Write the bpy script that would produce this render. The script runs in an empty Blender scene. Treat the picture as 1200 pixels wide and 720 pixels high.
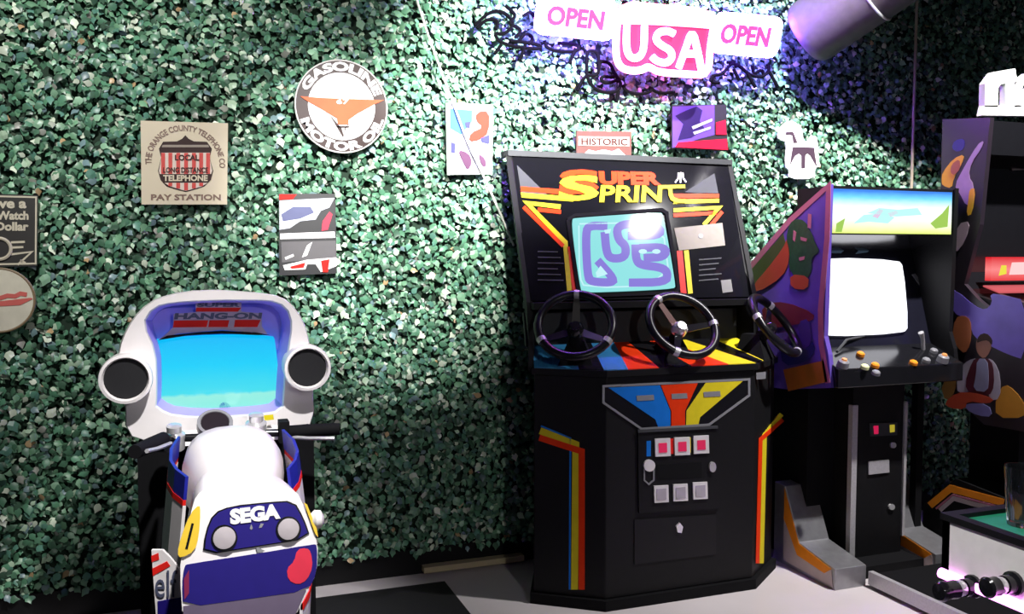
import bpy, math, random
import numpy as np
from mathutils import Vector, Matrix

# ---------------------------------------------------------------- camera
H, FPX = 1.32, 1040.0
YAW, PIT = math.radians(20.2), math.atan(60 / 1040)
scene = bpy.context.scene
col = scene.collection
fw = Vector((math.sin(YAW) * math.cos(PIT), math.cos(YAW) * math.cos(PIT), -math.sin(PIT)))
rt = Vector((math.cos(YAW), -math.sin(YAW), 0))
up = rt.cross(fw)
CAM = Vector((0, 0, H))
cd = bpy.data.cameras.new('camera')
cd.sensor_width = 36.0
cd.lens = 36.0 * FPX / 1200.0
cd.clip_start = 0.05
cam = bpy.data.objects.new('camera', cd)
col.objects.link(cam)
cam.matrix_world = Matrix(((rt.x, up.x, -fw.x, 0), (rt.y, up.y, -fw.y, 0), (rt.z, up.z, -fw.z, H), (0, 0, 0, 1)))
scene.camera = cam

# ---------------------------------------------------------------- world, lights, exposure
w = bpy.data.worlds.new('world')
scene.world = w
w.use_nodes = True
w.node_tree.nodes['Background'].inputs[0].default_value = (0.62, 0.68, 0.8, 1)
w.node_tree.nodes['Background'].inputs[1].default_value = 0.05
vs = scene.view_settings
vs.view_transform = 'Standard'
vs.look = 'None'
vs.exposure = 0.0
vs.gamma = 1.0
vs.use_curve_mapping = False

def lamp(name, kind, loc, target, power, color=(1, 1, 1), size=0.05, cone=60, blend=0.5):
    ld = bpy.data.lights.new(name, kind)
    ld.energy = power
    ld.color = color
    if kind == 'AREA':
        ld.size = size
    else:
        ld.shadow_soft_size = size
    if kind == 'SPOT':
        ld.spot_size = math.radians(cone)
        ld.spot_blend = blend
    o = bpy.data.objects.new(name, ld)
    col.objects.link(o)
    o.location = loc
    d = Vector(target) - Vector(loc)
    o.rotation_euler = d.to_track_quat('-Z', 'Y').to_euler()
    return o

lamp('ceiling_spot_pool', 'SPOT', (1.5, 0.4, 3.0), (1.42, 3.53, 2.02), 3700, (1, .985, .96), .05, 27, 1.0)
lamp('ceiling_spot_duct', 'SPOT', (2.0, 2.25, 3.2), (2.45, 3.53, 1.92), 560, (1, .985, .96), .03, 56, .8)
lamp('ceiling_spot_middle', 'SPOT', (0.6, 0.2, 3.0), (0.76, 3.53, 1.50), 1400, (1, .985, .96), .05, 23, 1.0)
lamp('ceiling_spot_right', 'SPOT', (3.0, 1.85, 3.2), (3.0, 3.1, 1.0), 580, (1, .97, .96), .04, 80, .9)
lamp('fill_spot_left', 'SPOT', (-0.5, 0.9, 3.2), (-0.15, 3.53, 1.75), 330, (1, .985, .96), .05, 46, 1.0)  # unseen wide fill for the left part of the wall
lamp('ceiling_spot_bike', 'SPOT', (0.55, 1.0, 3.2), (0.12, 2.5, .78), 640, (1, .98, .96), .05, 30, .9)
lamp('fill_spot_table', 'SPOT', (0.1, 0.9, 3.2), (1.6, 1.3, .7), 330, (1, .98, .96), .05, 26, .9)  # unseen fill, added to brighten the table's white side
lamp('fill_spot_front', 'SPOT', (0.95, -0.9, 1.9), (0.4, 3.3, 1.3), 60, (1, .98, .96), .06, 80, .9)  # unseen fill behind the camera, well below the ceiling

# ---------------------------------------------------------------- pixel helpers
def ray(px, py):
    return fw + rt * ((px - 600) / FPX) + up * ((360 - py) / FPX)

class Plane:
    def __init__(self, p, n):
        self.p = Vector(p)
        self.n = Vector(n).normalized()
        if self.n.dot(CAM - self.p) < 0:
            self.n = -self.n
    def at(self, px, py, off=0.0):
        d = ray(px, py)
        t = (self.p - CAM).dot(self.n) / d.dot(self.n)
        return CAM + d * t + self.n * off

def PY(y):
    return Plane((0, y, 0), (0, -1, 0))

def zoomer(x0, y0, s):
    return lambda pts: [(x0 + x / s, y0 + y / s) for x, y in pts]

# ---------------------------------------------------------------- mesh builder
class MB:
    def __init__(self):
        self.v, self.f = [], []
    def add(self, vs_, fs):
        b = len(self.v)
        self.v += [Vector(q) for q in vs_]
        self.f += [[i + b for i in f] for f in fs]
        return self
    def box(self, x0, x1, y0, y1, z0, z1):
        return self.add([(x0, y0, z0), (x1, y0, z0), (x1, y1, z0), (x0, y1, z0), (x0, y0, z1), (x1, y0, z1), (x1, y1, z1), (x0, y1, z1)],
                        [(0, 3, 2, 1), (4, 5, 6, 7), (0, 1, 5, 4), (1, 2, 6, 5), (2, 3, 7, 6), (3, 0, 4, 7)])
    def prism(self, pts, ext):
        pts = [Vector(p) for p in pts]
        ext = Vector(ext)
        n = len(pts)
        nn = Vector((0, 0, 0))
        for i in range(n):
            nn += pts[i].cross(pts[(i + 1) % n])
        if nn.dot(ext) > 0:
            pts = pts[::-1]
        fs = [list(range(n)), list(range(2 * n - 1, n - 1, -1))]
        for i in range(n):
            j = (i + 1) % n
            fs.append([j, i, i + n, j + n])
        return self.add(pts + [p + ext for p in pts], fs)
    def loft(self, rings, cap=True):
        n = len(rings[0])
        vs_ = [p for r in rings for p in r]
        fs = []
        for k in range(len(rings) - 1):
            for i in range(n):
                j = (i + 1) % n
                fs.append([k * n + i, k * n + j, (k + 1) * n + j, (k + 1) * n + i])
        if cap:
            fs.append(list(range(n - 1, -1, -1)))
            fs.append([(len(rings) - 1) * n + i for i in range(n)])
        return self.add(vs_, fs)
    def cyl(self, p0, p1, r0, r1=None, seg=16, cap=True):
        r1 = r0 if r1 is None else r1
        return self.lathe(p0, Vector(p1) - Vector(p0), [(r0, 0), (r1, 1)], seg, cap)
    def lathe(self, p0, axis, prof, seg=20, cap=True, sx=1.0):
        # prof: (radius, fraction of axis)
        p0, axis = Vector(p0), Vector(axis)
        a = axis.normalized()
        t = Vector((0, 0, 1)) if abs(a.z) < .9 else Vector((1, 0, 0))
        e1 = a.cross(t).normalized()
        e2 = a.cross(e1)
        rings = []
        for r, f in prof:
            rings.append([p0 + axis * f + e1 * (r * sx * math.cos(2 * math.pi * k / seg)) + e2 * (r * math.sin(2 * math.pi * k / seg)) for k in range(seg)])
        return self.loft(rings, cap)
    def tube(self, pts, r, seg=6, closed=False):
        pts = [Vector(p) for p in pts]
        n = len(pts)
        rings = []
        ref = None
        for i, p in enumerate(pts):
            if closed:
                t = (pts[(i + 1) % n] - pts[i - 1])
            else:
                t = pts[min(i + 1, n - 1)] - pts[max(i - 1, 0)]
            t.normalize()
            if ref is None:
                q = Vector((0, 1, 0)) if abs(t.y) < .8 else Vector((1, 0, 0))
                ref = (q - t * q.dot(t)).normalized()
            else:
                ref = (ref - t * ref.dot(t)).normalized()
            e2 = t.cross(ref)
            rr = r[i] if isinstance(r, (list, tuple)) else r
            rings.append([p + ref * (rr * math.cos(2 * math.pi * k / seg)) + e2 * (rr * math.sin(2 * math.pi * k / seg)) for k in range(seg)])
        if closed:
            rings.append(rings[0])
            return self.loft(rings, False)
        return self.loft(rings, True)
    def torus(self, c, n, R, r, seg=32, rs=8, a0=0, a1=360):
        c, n = Vector(c), Vector(n).normalized()
        t = Vector((0, 0, 1)) if abs(n.z) < .9 else Vector((1, 0, 0))
        e1 = n.cross(t).normalized()
        e2 = n.cross(e1)
        full = a1 - a0 >= 360
        m = seg if full else seg + 1
        pts = []
        for k in range(m):
            a = math.radians(a0 + (a1 - a0) * k / seg)
            pts.append(c + e1 * (R * math.cos(a)) + e2 * (R * math.sin(a)))
        return self.tube(pts, r, rs, closed=full)
    def poly(self, plane, pix, off=0.0, th=0.0015):
        return self.prism([plane.at(x, y, off) for x, y in pix], plane.n * th)
    def stroke(self, plane, pix, wd, off=0.0, th=0.0015):
        return self.poly(plane, ribbon(pix, wd), off, th)

def ribbon(pix, wd):
    p = [Vector((x, y)) for x, y in pix]
    L, R = [], []
    for i in range(len(p)):
        d0 = (p[i] - p[i - 1]).normalized() if i > 0 else None
        d1 = (p[i + 1] - p[i]).normalized() if i < len(p) - 1 else None
        d0 = d0 or d1
        d1 = d1 or d0
        n0 = Vector((-d0.y, d0.x))
        n1 = Vector((-d1.y, d1.x))
        m = (n0 + n1)
        m = m.normalized() if m.length > 1e-4 else n0
        s = wd / 2 / max(.45, m.dot(n0))
        L.append(p[i] + m * s)
        R.append(p[i] - m * s)
    return [(q.x, q.y) for q in L + R[::-1]]

def chaikin(pts, n=2, closed=True):
    for _ in range(n):
        out = []
        m = len(pts)
        rng = range(m) if closed else range(m - 1)
        if not closed:
            out.append(pts[0])
        for i in rng:
            a, b = pts[i], pts[(i + 1) % m]
            out.append(tuple(a[k] * .75 + b[k] * .25 for k in range(len(a))))
            out.append(tuple(a[k] * .25 + b[k] * .75 for k in range(len(a))))
        if not closed:
            out.append(pts[-1])
        pts = out
    return pts

WORLD = {}

def obj(name, mb, mat, parent=None, smooth=False, bevel=0.0, label=None):
    if parent is None:
        lo = Vector((min(q.x for q in mb.v), min(q.y for q in mb.v), min(q.z for q in mb.v)))
        hi = Vector((max(q.x for q in mb.v), max(q.y for q in mb.v), max(q.z for q in mb.v)))
        org = Vector(((lo.x + hi.x) / 2, (lo.y + hi.y) / 2, lo.z))
    else:
        org = WORLD[parent.name]
    me = bpy.data.meshes.new(name)
    me.from_pydata([tuple(q - org) for q in mb.v], [], mb.f)
    me.update()
    if smooth:
        me.polygons.foreach_set('use_smooth', [True] * len(me.polygons))
        try:
            me.set_sharp_from_angle(angle=math.radians(38))
        except Exception:
            pass
    me.materials.append(mat)
    o = bpy.data.objects.new(name, me)
    col.objects.link(o)
    if parent is None:
        o.location = org
    else:
        o.parent = parent
    WORLD[o.name] = org
    if bevel:
        b = o.modifiers.new('bevel', 'BEVEL')
        b.width = bevel
        b.segments = 2
        b.limit_method = 'ANGLE'
    if label:
        o['label'] = label
    return o

def thing(name, label, cat, loc, group=None):
    o = bpy.data.objects.new(name, None)
    col.objects.link(o)
    o.location = loc
    o.empty_display_size = .1
    WORLD[o.name] = Vector(loc)
    return tag(o, label, cat, group)

def tag(o, label, cat, group=None):
    o['label'] = label
    o['category'] = cat
    if group:
        o['group'] = group
    return o

def struct(name, mb, mat, **k):
    o = obj(name, mb, mat, **k)
    o['kind'] = 'structure'
    return o

# ---------------------------------------------------------------- materials
MATS = {}
def mat(name, c, rough=.5, metal=0.0, var=.12, scale=30, bump=0.0, coat=0.0, spec=.5):
    if name in MATS:
        return MATS[name]
    m = bpy.data.materials.new(name)
    m.use_nodes = True
    nt = m.node_tree
    b = nt.nodes['Principled BSDF']
    b.inputs['Roughness'].default_value = rough
    b.inputs['Metallic'].default_value = metal
    b.inputs['Specular IOR Level'].default_value = spec
    b.inputs['Coat Weight'].default_value = coat
    tc = nt.nodes.new('ShaderNodeTexCoord')
    nz = nt.nodes.new('ShaderNodeTexNoise')
    nz.inputs['Scale'].default_value = scale
    nz.inputs['Detail'].default_value = 4
    nt.links.new(tc.outputs['Object'], nz.inputs['Vector'])
    mx = nt.nodes.new('ShaderNodeMix')
    mx.data_type = 'RGBA'
    mx.inputs[6].default_value = tuple(x * (1 - var) for x in c) + (1,)
    mx.inputs[7].default_value = tuple(min(1, x * (1 + var)) for x in c) + (1,)
    nt.links.new(nz.outputs['Fac'], mx.inputs[0])
    nt.links.new(mx.outputs[2], b.inputs['Base Color'])
    if bump:
        bp = nt.nodes.new('ShaderNodeBump')
        bp.inputs['Strength'].default_value = bump
        bp.inputs['Distance'].default_value = .002
        nt.links.new(nz.outputs['Fac'], bp.inputs['Height'])
        nt.links.new(bp.outputs['Normal'], b.inputs['Normal'])
    MATS[name] = m
    return m

def emis(name, c, s, base=(.02, .02, .02), rough=.15, ramp=None, axis='Z'):
    """a surface that gives off light; ramp = [(pos, colour)] along the generated axis"""
    if name in MATS:
        return MATS[name]
    m = bpy.data.materials.new(name)
    m.use_nodes = True
    nt = m.node_tree
    b = nt.nodes['Principled BSDF']
    b.inputs['Base Color'].default_value = tuple(base) + (1,)
    b.inputs['Roughness'].default_value = rough
    b.inputs['Emission Strength'].default_value = s
    b.inputs['Specular IOR Level'].default_value = .5 if rough < .1 else .08
    if ramp:
        tc = nt.nodes.new('ShaderNodeTexCoord')
        sp = nt.nodes.new('ShaderNodeSeparateXYZ')
        cr = nt.nodes.new('ShaderNodeValToRGB')
        nz = nt.nodes.new('ShaderNodeTexNoise')
        nz.inputs['Scale'].default_value = 9
        ad = nt.nodes.new('ShaderNodeMath')
        ad.operation = 'MULTIPLY_ADD'
        ad.inputs[1].default_value = .06
        nt.links.new(tc.outputs['Generated'], sp.inputs[0])
        nt.links.new(tc.outputs['Generated'], nz.inputs['Vector'])
        nt.links.new(nz.outputs['Fac'], ad.inputs[0])
        nt.links.new(sp.outputs[axis], ad.inputs[2])
        e = cr.color_ramp.elements
        while len(e) < len(ramp):
            e.new(.5)
        for i, (p, cc) in enumerate(ramp):
            e[i].position = p
            e[i].color = tuple(cc) + (1,)
        nt.links.new(ad.outputs[0], cr.inputs[0])
        nt.links.new(cr.outputs[0], b.inputs['Emission Color'])
    else:
        b.inputs['Emission Color'].default_value = tuple(c) + (1,)
    MATS[name] = m
    return m

BLACK = mat('black laminate', (.006, .006, .007), .5, var=.3, scale=60, spec=.22)
BLACKG = mat('black gloss plastic', (.008, .008, .01), .16)
BLACKM = mat('black matte', (.004, .004, .005), .8, spec=.15)
GREYP = mat('dark grey panel', (.05, .052, .058), .55, spec=.2)
GREY = mat('grey trim', (.22, .22, .24), .4)
STEEL = mat('brushed steel', (.55, .54, .56), .38, .45, var=.2, scale=120)
CHROME = mat('chrome', (.8, .79, .8), .18, .6, var=.05)
WHITEP = mat('white plastic', (.78, .76, .74), .35)
WHITE = mat('white print', (.85, .84, .82), .45, var=.05, spec=.12)
CREAM = mat('cream enamel', (.68, .6, .45), .35, var=.06, scale=12, spec=.12)
RED = mat('red print', (.75, .02, .015), .4, spec=.12)
ORED = mat('orange red print', (.75, .04, .006), .4, spec=.12)
ORANGE = mat('orange print', (.85, .28, .02), .4, spec=.12)
YELLOW = mat('yellow print', (.68, .56, .02), .4, spec=.12)
BLUE = mat('blue print', (.01, .16, .6), .4, spec=.12)
NAVY = mat('navy print', (.014, .008, .16), .5, spec=.2)
PURPLE = mat('purple print', (.12, .07, .38), .45, var=.35, scale=8, spec=.12)
PINK = mat('dusty pink print', (.4, .14, .2), .5, spec=.12)
DBROWN = mat('dark brown print', (.05, .03, .028), .4, spec=.12)

# ---------------------------------------------------------------- lettering
_tc = {}
def textdata(body, bold):
    k = (body, bold)
    if k not in _tc:
        cu = bpy.data.curves.new('t', 'FONT')
        cu.body = body
        cu.offset = bold
        cu.extrude = .5
        cu.resolution_u = 3
        cu.fill_mode = 'BOTH'
        o = bpy.data.objects.new('t', cu)
        me = bpy.data.meshes.new_from_object(o)
        v = np.array([tuple(q.co) for q in me.vertices])
        f = [list(p.vertices) for p in me.polygons]
        bpy.data.objects.remove(o)
        bpy.data.meshes.remove(me)
        bpy.data.curves.remove(cu)
        lo, hi = v.min(0), v.max(0)
        v[:, 0] = (v[:, 0] - lo[0]) / (hi[0] - lo[0])
        v[:, 1] = (v[:, 1] - lo[1]) / (hi[1] - lo[1])
        _tc[k] = (v, f)
    return _tc[k]

def put_text(mb, body, fn, bold=0.0):
    v, f = textdata(body, bold)
    return mb.add([fn(a, b, c) for a, b, c in v], f)

def quad_fn(plane, bl, br, tl, off=.001, th=.0015):
    A, B, C = plane.at(*bl), plane.at(*br), plane.at(*tl)
    return lambda u, v, w_: A + (B - A) * u + (C - A) * v + plane.n * (off + (w_ + .5) * th)

def arc_fn(c, ex, ey, n, r0, r1, a0, a1, off=.001, th=.0015):
    # a0 -> a1 in degrees along u, r0 bottom of letters, r1 top
    def fn(u, v, w_):
        a = math.radians(a0 + (a1 - a0) * u)
        r = r0 + (r1 - r0) * v
        return c + ex * (r * math.cos(a)) + ey * (r * math.sin(a)) + n * (off + (w_ + .5) * th)
    return fn

def letters(name, body, plane, bl, br, tl, material, parent, bold=.02, off=.001, th=.0015):
    return obj(name, put_text(MB(), body, quad_fn(plane, bl, br, tl, off, th), bold), material, parent)

def decal(name, plane, polys, material, parent, off=.001, th=.0015):
    os_ = [obj(name, MB().poly(plane, p, off, th), material, parent) for p in polys]
    return os_[0]

def line(name, plane, paths, wd, material, parent, off=.001, th=.0015):
    os_ = [obj(name, MB().stroke(plane, p, wd, off, th), material, parent) for p in paths]
    return os_[0]

def circle_px(cx, cy, rx, ry, n=28):
    return [(cx + rx * math.cos(2 * math.pi * k / n), cy + ry * math.sin(2 * math.pi * k / n)) for k in range(n)]

# ================================================================ THE SETTING
WY = 3.56                                  # wall plane
FLOORM = mat('white vinyl floor', (.62, .57, .58), .35, var=.12, scale=3)
struct('floor', MB().box(-2.6, 6.2, -2.2, WY + .1, -.06, 0), FLOORM)
struct('ceiling', MB().box(-2.6, 6.2, -2.2, WY + .1, 3.3, 3.36), mat('dark ceiling', (.03, .02, .025), .8))
wall = struct('wall_back', MB().box(-2.6, 6.2, WY, WY + .1, 0, 3.3), mat('dark green backing', (.008, .03, .014), .8, var=.5, scale=25))
struct('baseboard_back', MB().box(-2.6, 6.2, 3.53, WY, 0, .105), BLACK)
tb = MB()
a, b = PY(3.5).at(496, 668), PY(3.5).at(613, 652)
tb.box(a.x, b.x, 3.485, 3.528, a.z - .012, a.z + .012)
struct('trim_1', tb, mat('pale gold strip', (.55, .46, .28), .35))

# --- ivy: real leaves
rng = np.random.default_rng(7)
SHAPE = np.array([(0, 0, 0), (-.30, .16, .02), (-.44, .48, -.02), (-.2, .72, .02), (0, 1, -.06), (.2, .72, .02), (.44, .48, -.02), (.30, .16, .02), (0, .45, .10)])
FAN = np.array([(8, 0, 1), (8, 1, 2), (8, 2, 3), (8, 3, 4), (8, 4, 5), (8, 5, 6), (8, 6, 7), (8, 7, 0)])
PAL = np.array([(.010, .045, .018), (.018, .085, .035), (.03, .14, .06), (.04, .18, .085), (.035, .15, .105), (.09, .24, .11), (.16, .32, .18), (.34, .46, .30), (.52, .56, .42), (.10, .16, .20), (.40, .20, .06), (.20, .17, .15)])
PW = np.array([.14, .16, .16, .12, .10, .10, .08, .06, .05, .035, .006, .02])
PW = PW / PW.sum()
PAL = PAL * .7 + np.array([.09, .18, .12]) * .3
PAL = PAL * .82 + PAL.mean(1)[:, None] * np.array([.17, .19, .20])
PAL = np.minimum(PAL * 1.75, .8)

def leaf_frames(n, x, z, y):
    ang = rng.normal(-math.pi / 2, 1.25, n)
    tx, tz = rng.normal(0, .42, n), rng.normal(.18, .42, n)
    nrm = np.stack([tx, -np.ones(n), tz], 1)
    nrm /= np.linalg.norm(nrm, axis=1)[:, None]
    d = np.stack([np.cos(ang), np.zeros(n), np.sin(ang)], 1)
    d -= nrm * (d * nrm).sum(1)[:, None]
    d /= np.linalg.norm(d, axis=1)[:, None]
    s = np.cross(d, nrm)
    return np.stack([x, y, z], 1), s, d, nrm

N = 84000
x = rng.uniform(-1.7, 5.5, N)
z = rng.uniform(.10, 3.0, N)
y = rng.uniform(3.505, 3.55, N)
o_, s_, d_, n_ = leaf_frames(N, x, z, y)
L = rng.uniform(.022, .041, N)
V = o_[:, None, :] + L[:, None, None] * (s_[:, None, :] * SHAPE[None, :, 0:1] * .85 + d_[:, None, :] * SHAPE[None, :, 1:2] + n_[:, None, :] * SHAPE[None, :, 2:3])
V[:, :, 1] = np.minimum(V[:, :, 1], 3.559)
V = V.reshape(-1, 3)
Fc = (FAN[None] + (np.arange(N) * 9)[:, None, None]).reshape(-1, 3)
ci = rng.choice(len(PAL), N, p=PW)
cc = PAL[ci] * rng.uniform(.7, 1.35, (N, 1))
cc = np.repeat(cc, 9, 0)
me = bpy.data.meshes.new('ivy_foliage')
me.vertices.add(len(V))
me.vertices.foreach_set('co', V.ravel())
me.loops.add(Fc.size)
me.loops.foreach_set('vertex_index', Fc.ravel().astype(np.int32))
me.polygons.add(len(Fc))
me.polygons.foreach_set('loop_start', np.arange(0, Fc.size, 3, dtype=np.int32))
me.update(calc_edges=True)
at = me.color_attributes.new('leaf_colour', 'FLOAT_COLOR', 'POINT')
at.data.foreach_set('color', np.concatenate([np.clip(cc, 0, 1), np.ones((len(cc), 1))], 1).ravel())
LEAFM = bpy.data.materials.new('ivy leaf')
LEAFM.use_nodes = True
nt = LEAFM.node_tree
an = nt.nodes.new('ShaderNodeAttribute')
an.attribute_name = 'leaf_colour'
pb = nt.nodes['Principled BSDF']
nt.links.new(an.outputs['Color'], pb.inputs['Base Color'])
pb.inputs['Roughness'].default_value = .38
pb.inputs['Specular IOR Level'].default_value = .6
me.materials.append(LEAFM)
iv = bpy.data.objects.new('ivy_foliage', me)
col.objects.link(iv)
iv.parent = wall
WL = WORLD[wall.name]
iv.location = -WL
iv['kind'] = 'stuff'
# the largest single leaves, each an object of its own
lm = []
for k in range(12):
    m2 = bpy.data.meshes.new('leaf')
    m2.from_pydata([tuple(q * np.array([.9, 1, 1])) for q in SHAPE], [], [tuple(int(i) for i in f) for f in FAN])
    a2 = m2.color_attributes.new('leaf_colour', 'FLOAT_COLOR', 'POINT')
    c2 = PAL[[1, 2, 3, 4, 5, 6, 7, 2, 3, 5, 6, 8][k]]
    a2.data.foreach_set('color', np.tile(np.append(c2, 1), 9))
    m2.materials.append(LEAFM)
    lm.append(m2)
nl = 300
x, z, y = rng.uniform(-.72, 2.9, nl), rng.uniform(.2, 2.3, nl), rng.uniform(3.497, 3.506, nl)
o_, s_, d_, n_ = leaf_frames(nl, x, z, y)
for k in range(nl):
    lf = bpy.data.objects.new('leaf', lm[k % 12])
    col.objects.link(lf)
    lf.parent = wall
    sz = rng.uniform(.041, .05)
    M = Matrix(((s_[k][0], d_[k][0], n_[k][0], 0), (s_[k][1], d_[k][1], n_[k][1], 0), (s_[k][2], d_[k][2], n_[k][2], 0), (0, 0, 0, 1)))
    lf.matrix_local = Matrix.Translation(Vector(o_[k]) - WL) @ M @ Matrix.Scale(sz, 4)

# ================================================================ FLOOR MAT
tag(obj('floor_mat', MB().box(-1.6, .96, .4, 3.40, 0, .005), mat('black rubber mat', (.008, .008, .009), .7, bump=.3)), 'flat black floor mat under the white motorbike game', 'mat')

# ================================================================ RACING CABINET WITH THREE WHEELS
ss = thing('racing_cabinet', 'black three-wheel racing arcade cabinet with yellow and red stripes', 'arcade machine', (1.768, 3.15, 0))
CXL, CXR, CY, SXL, SXR, SY = 1.445, 2.091, 2.92, 1.223, 2.305, 3.085
def plan(e, z):
    return [(CXL - e * .4, CY - e, z), (CXR + e * .4, CY - e, z), (SXR + e, SY - e * .5, z), (2.15, 3.46, z), (1.385, 3.46, z), (SXL - e, SY - e * .5, z)]
obj('lower_body', MB().prism(plan(0, .04), (0, 0, .835)), BLACK, ss, bevel=.004)
obj('plinth', MB().prism(plan(.018, 0), (0, 0, .04)), BLACKM, ss)
obj('panel_lip', MB().prism(plan(.012, .875), (0, 0, .024)), BLACK, ss)
# control panel top in coloured sectors
def yf(xx):
    if xx < CXL:
        return CY + (CXL - xx) / (CXL - SXL) * (SY - CY)
    if xx > CXR:
        return CY + (xx - CXR) / (SXR - CXR) * (SY - CY)
    return CY
def sector(name, f0, f1, r0, r1, m):
    mb = MB()
    n = 10
    top, bot = [], []
    for k in range(n + 1):
        t = k / n
        xf, xr = f0 + (f1 - f0) * t, r0 + (r1 - r0) * t
        top.append((Vector((xf, yf(xf) - .004, .902)), Vector((xr, 3.17, .975))))
    for k in range(n):
        (p, q), (p2, q2) = top[k], top[k + 1]
        d = Vector((0, 0, -.02))
        mb.add([p, p2, q2, q, p + d, p2 + d, q2 + d, q + d], [(0, 1, 2, 3), (0, 4, 5, 1), (3, 2, 6, 7), (4, 7, 6, 5), (1, 5, 6, 2), (0, 3, 7, 4)])
    return obj(name, mb, m, ss)
SB = mat('blue overlay', (.03, .2, .42), .35)
sector('control_overlay', SXL, 1.36, 1.25, 1.42, SB)
sector('control_overlay', 1.36, 1.435, 1.42, 1.5, BLACKG)
sector('control_overlay', 1.435, 1.53, 1.5, 1.60, SB)
sector('control_overlay', 1.53, 1.66, 1.60, 1.665, ORED)
sector('control_overlay', 1.66, 1.80, 1.665, 1.76, BLACKG)
sector('control_overlay', 1.80, 1.965, 1.76, 1.83, ORED)
sector('control_overlay', 1.965, 2.09, 1.83, 1.93, YELLOW)
sector('control_overlay', 2.09, 2.16, 1.93, 2.06, BLACKG)
sector('control_overlay', 2.16, SXR, 2.06, 2.28, YELLOW)
# upper box: side panels, back, grey recess panel, bezel
def sidep(xb, xt, s):
    prof = [(3.10, .885), (3.10, 1.0), (3.125, 1.145), (3.385, 1.728), (3.45, 1.74), (3.46, .885)]
    pts = [Vector((xb + (xt - xb) * (zz - .885) / .85 + (.16 * (yy - 3.15) / .3 * s if yy > 3.39 else 0), yy, zz)) for yy, zz in prof]
    return MB().prism(pts, (.022 * s, 0, 0))
obj('side_panel', sidep(1.205, 1.218, 1), BLACK, ss)
obj('side_panel', sidep(2.225, 2.285, -1), BLACK, ss)
obj('back_panel', MB().prism([(1.39, 3.42, .885), (2.1, 3.42, .885), (2.12, 3.42, 1.735), (1.40, 3.42, 1.735)], (0, .02, 0)), BLACK, ss)
obj('recess_panel', MB().prism([(1.225, 3.17, .97), (2.205, 3.17, .97), (2.205, 3.2, 1.10), (1.225, 3.2, 1.10)], (0, .015, 0)), GREYP, ss)
BZ0, BZ1 = (3.125, 1.150), (3.385, 1.722)
BEZ = Plane((1.7, BZ0[0], BZ0[1]), (0, -(BZ1[1] - BZ0[1]), BZ1[0] - BZ0[0]))
obj('bezel', MB().prism([(1.226, BZ0[0], BZ0[1]), (2.203, BZ0[0], BZ0[1]), (2.262, BZ1[0], BZ1[1]), (1.238, BZ1[0], BZ1[1])], -BEZ.n * .02), mat('bezel black', (.006, .006, .008), .09, spec=.3), ss)
obj('bezel_shelf', MB().box(1.222, 2.205, 3.085, 3.2, 1.118, 1.143), BLACK, ss)
obj('top_trim', MB().box(1.225, 2.28, 3.375, 3.46, 1.722, 1.745), GREYP, ss)
Z3 = zoomer(580, 170, 3.6)
D = lambda n_, polys, m, **k: decal(n_, BEZ, [Z3(p) for p in polys], m, ss, **k)
S = lambda n_, paths, wd, m, **k: line(n_, BEZ, [Z3(p) for p in paths], wd / 3.6, m, ss, **k)
D('reflector_panel', [[(92, 85), (245, 235), (112, 215)], [(925, 120), (942, 205), (800, 200)]], GREYP, th=.0008)
D('stripe', [[(108, 176), (330, 192), (330, 214), (108, 196)]], ORED)
D('stripe', [[(108, 202), (330, 220), (330, 240), (112, 222)]], YELLOW)
D('stripe', [[(735, 207), (945, 207), (945, 224), (735, 226)]], ORED)
D('stripe', [[(760, 232), (945, 228), (945, 244), (750, 250)]], YELLOW)
S('stripe', [[(276, 262), (135, 246), (296, 412), (314, 622)]], 20, YELLOW)
S('stripe', [[(278, 284), (180, 274)], [(120, 262), (288, 428)]], 17, ORED)
S('stripe', [[(312, 430), (337, 622)]], 20, RED)
S('stripe', [[(752, 277), (945, 265), (880, 338)]], 17, YELLOW)
S('stripe', [[(752, 298), (935, 288)], [(958, 282), (912, 338)]], 16, ORED)
S('stripe', [[(778, 448), (795, 628)]], 24, RED)
S('stripe', [[(806, 446), (824, 628)]], 20, YELLOW)
q = lambda a: Z3([a])[0]
letters('lettering', 'S', BEZ, q((268, 208)), q((436, 208)), q((274, 104)), ORED, ss, .03, off=.0012)
letters('lettering', 'S', BEZ, q((264, 240)), q((436, 234)), q((272, 132)), YELLOW, ss, .03, off=.003)
letters('lettering', 'UPER', BEZ, q((440, 170)), q((700, 172)), q((436, 112)), ORED, ss, .06, off=.002)
letters('lettering', 'PRIN', BEZ, q((438, 244)), q((700, 244)), q((445, 172)), YELLOW, ss, .03, off=.004)
S('lettering', [[(695, 180), (800, 178)]], 15, YELLOW, off=.0045)
S('lettering', [chaikin([(736, 180), (740, 225), (765, 239), (800, 239)], 1, False)], 17, YELLOW, off=.004)
S('logo', [[(783, 116), (782, 160)], [(774, 118), (772, 142), (760, 160)], [(791, 118), (794, 142), (806, 158)]], 6, WHITE)
D('white_card', [[(755, 352), (958, 330), (970, 425), (775, 447)]], mat('paper card', (.26, .24, .2), .7, spec=.1), th=.002)
D('card_stud', [circle_px(866, 386, 10, 10, 12)], GREY, off=.003)
S('instruction_lines', [[(180, 450 + i * 24), (265 + (i % 3) * 12, 452 + i * 24)] for i in range(6)] + [[(860, 485 + i * 22), (955 - (i % 3) * 12, 478 + i * 22)] for i in range(5)], 5, GREYP, th=.0008)
D('sticker', [[(952, 572), (995, 568), (1003, 620), (960, 625)]], mat('faded sticker', (.2, .2, .19), .7, spec=.1))
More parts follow.
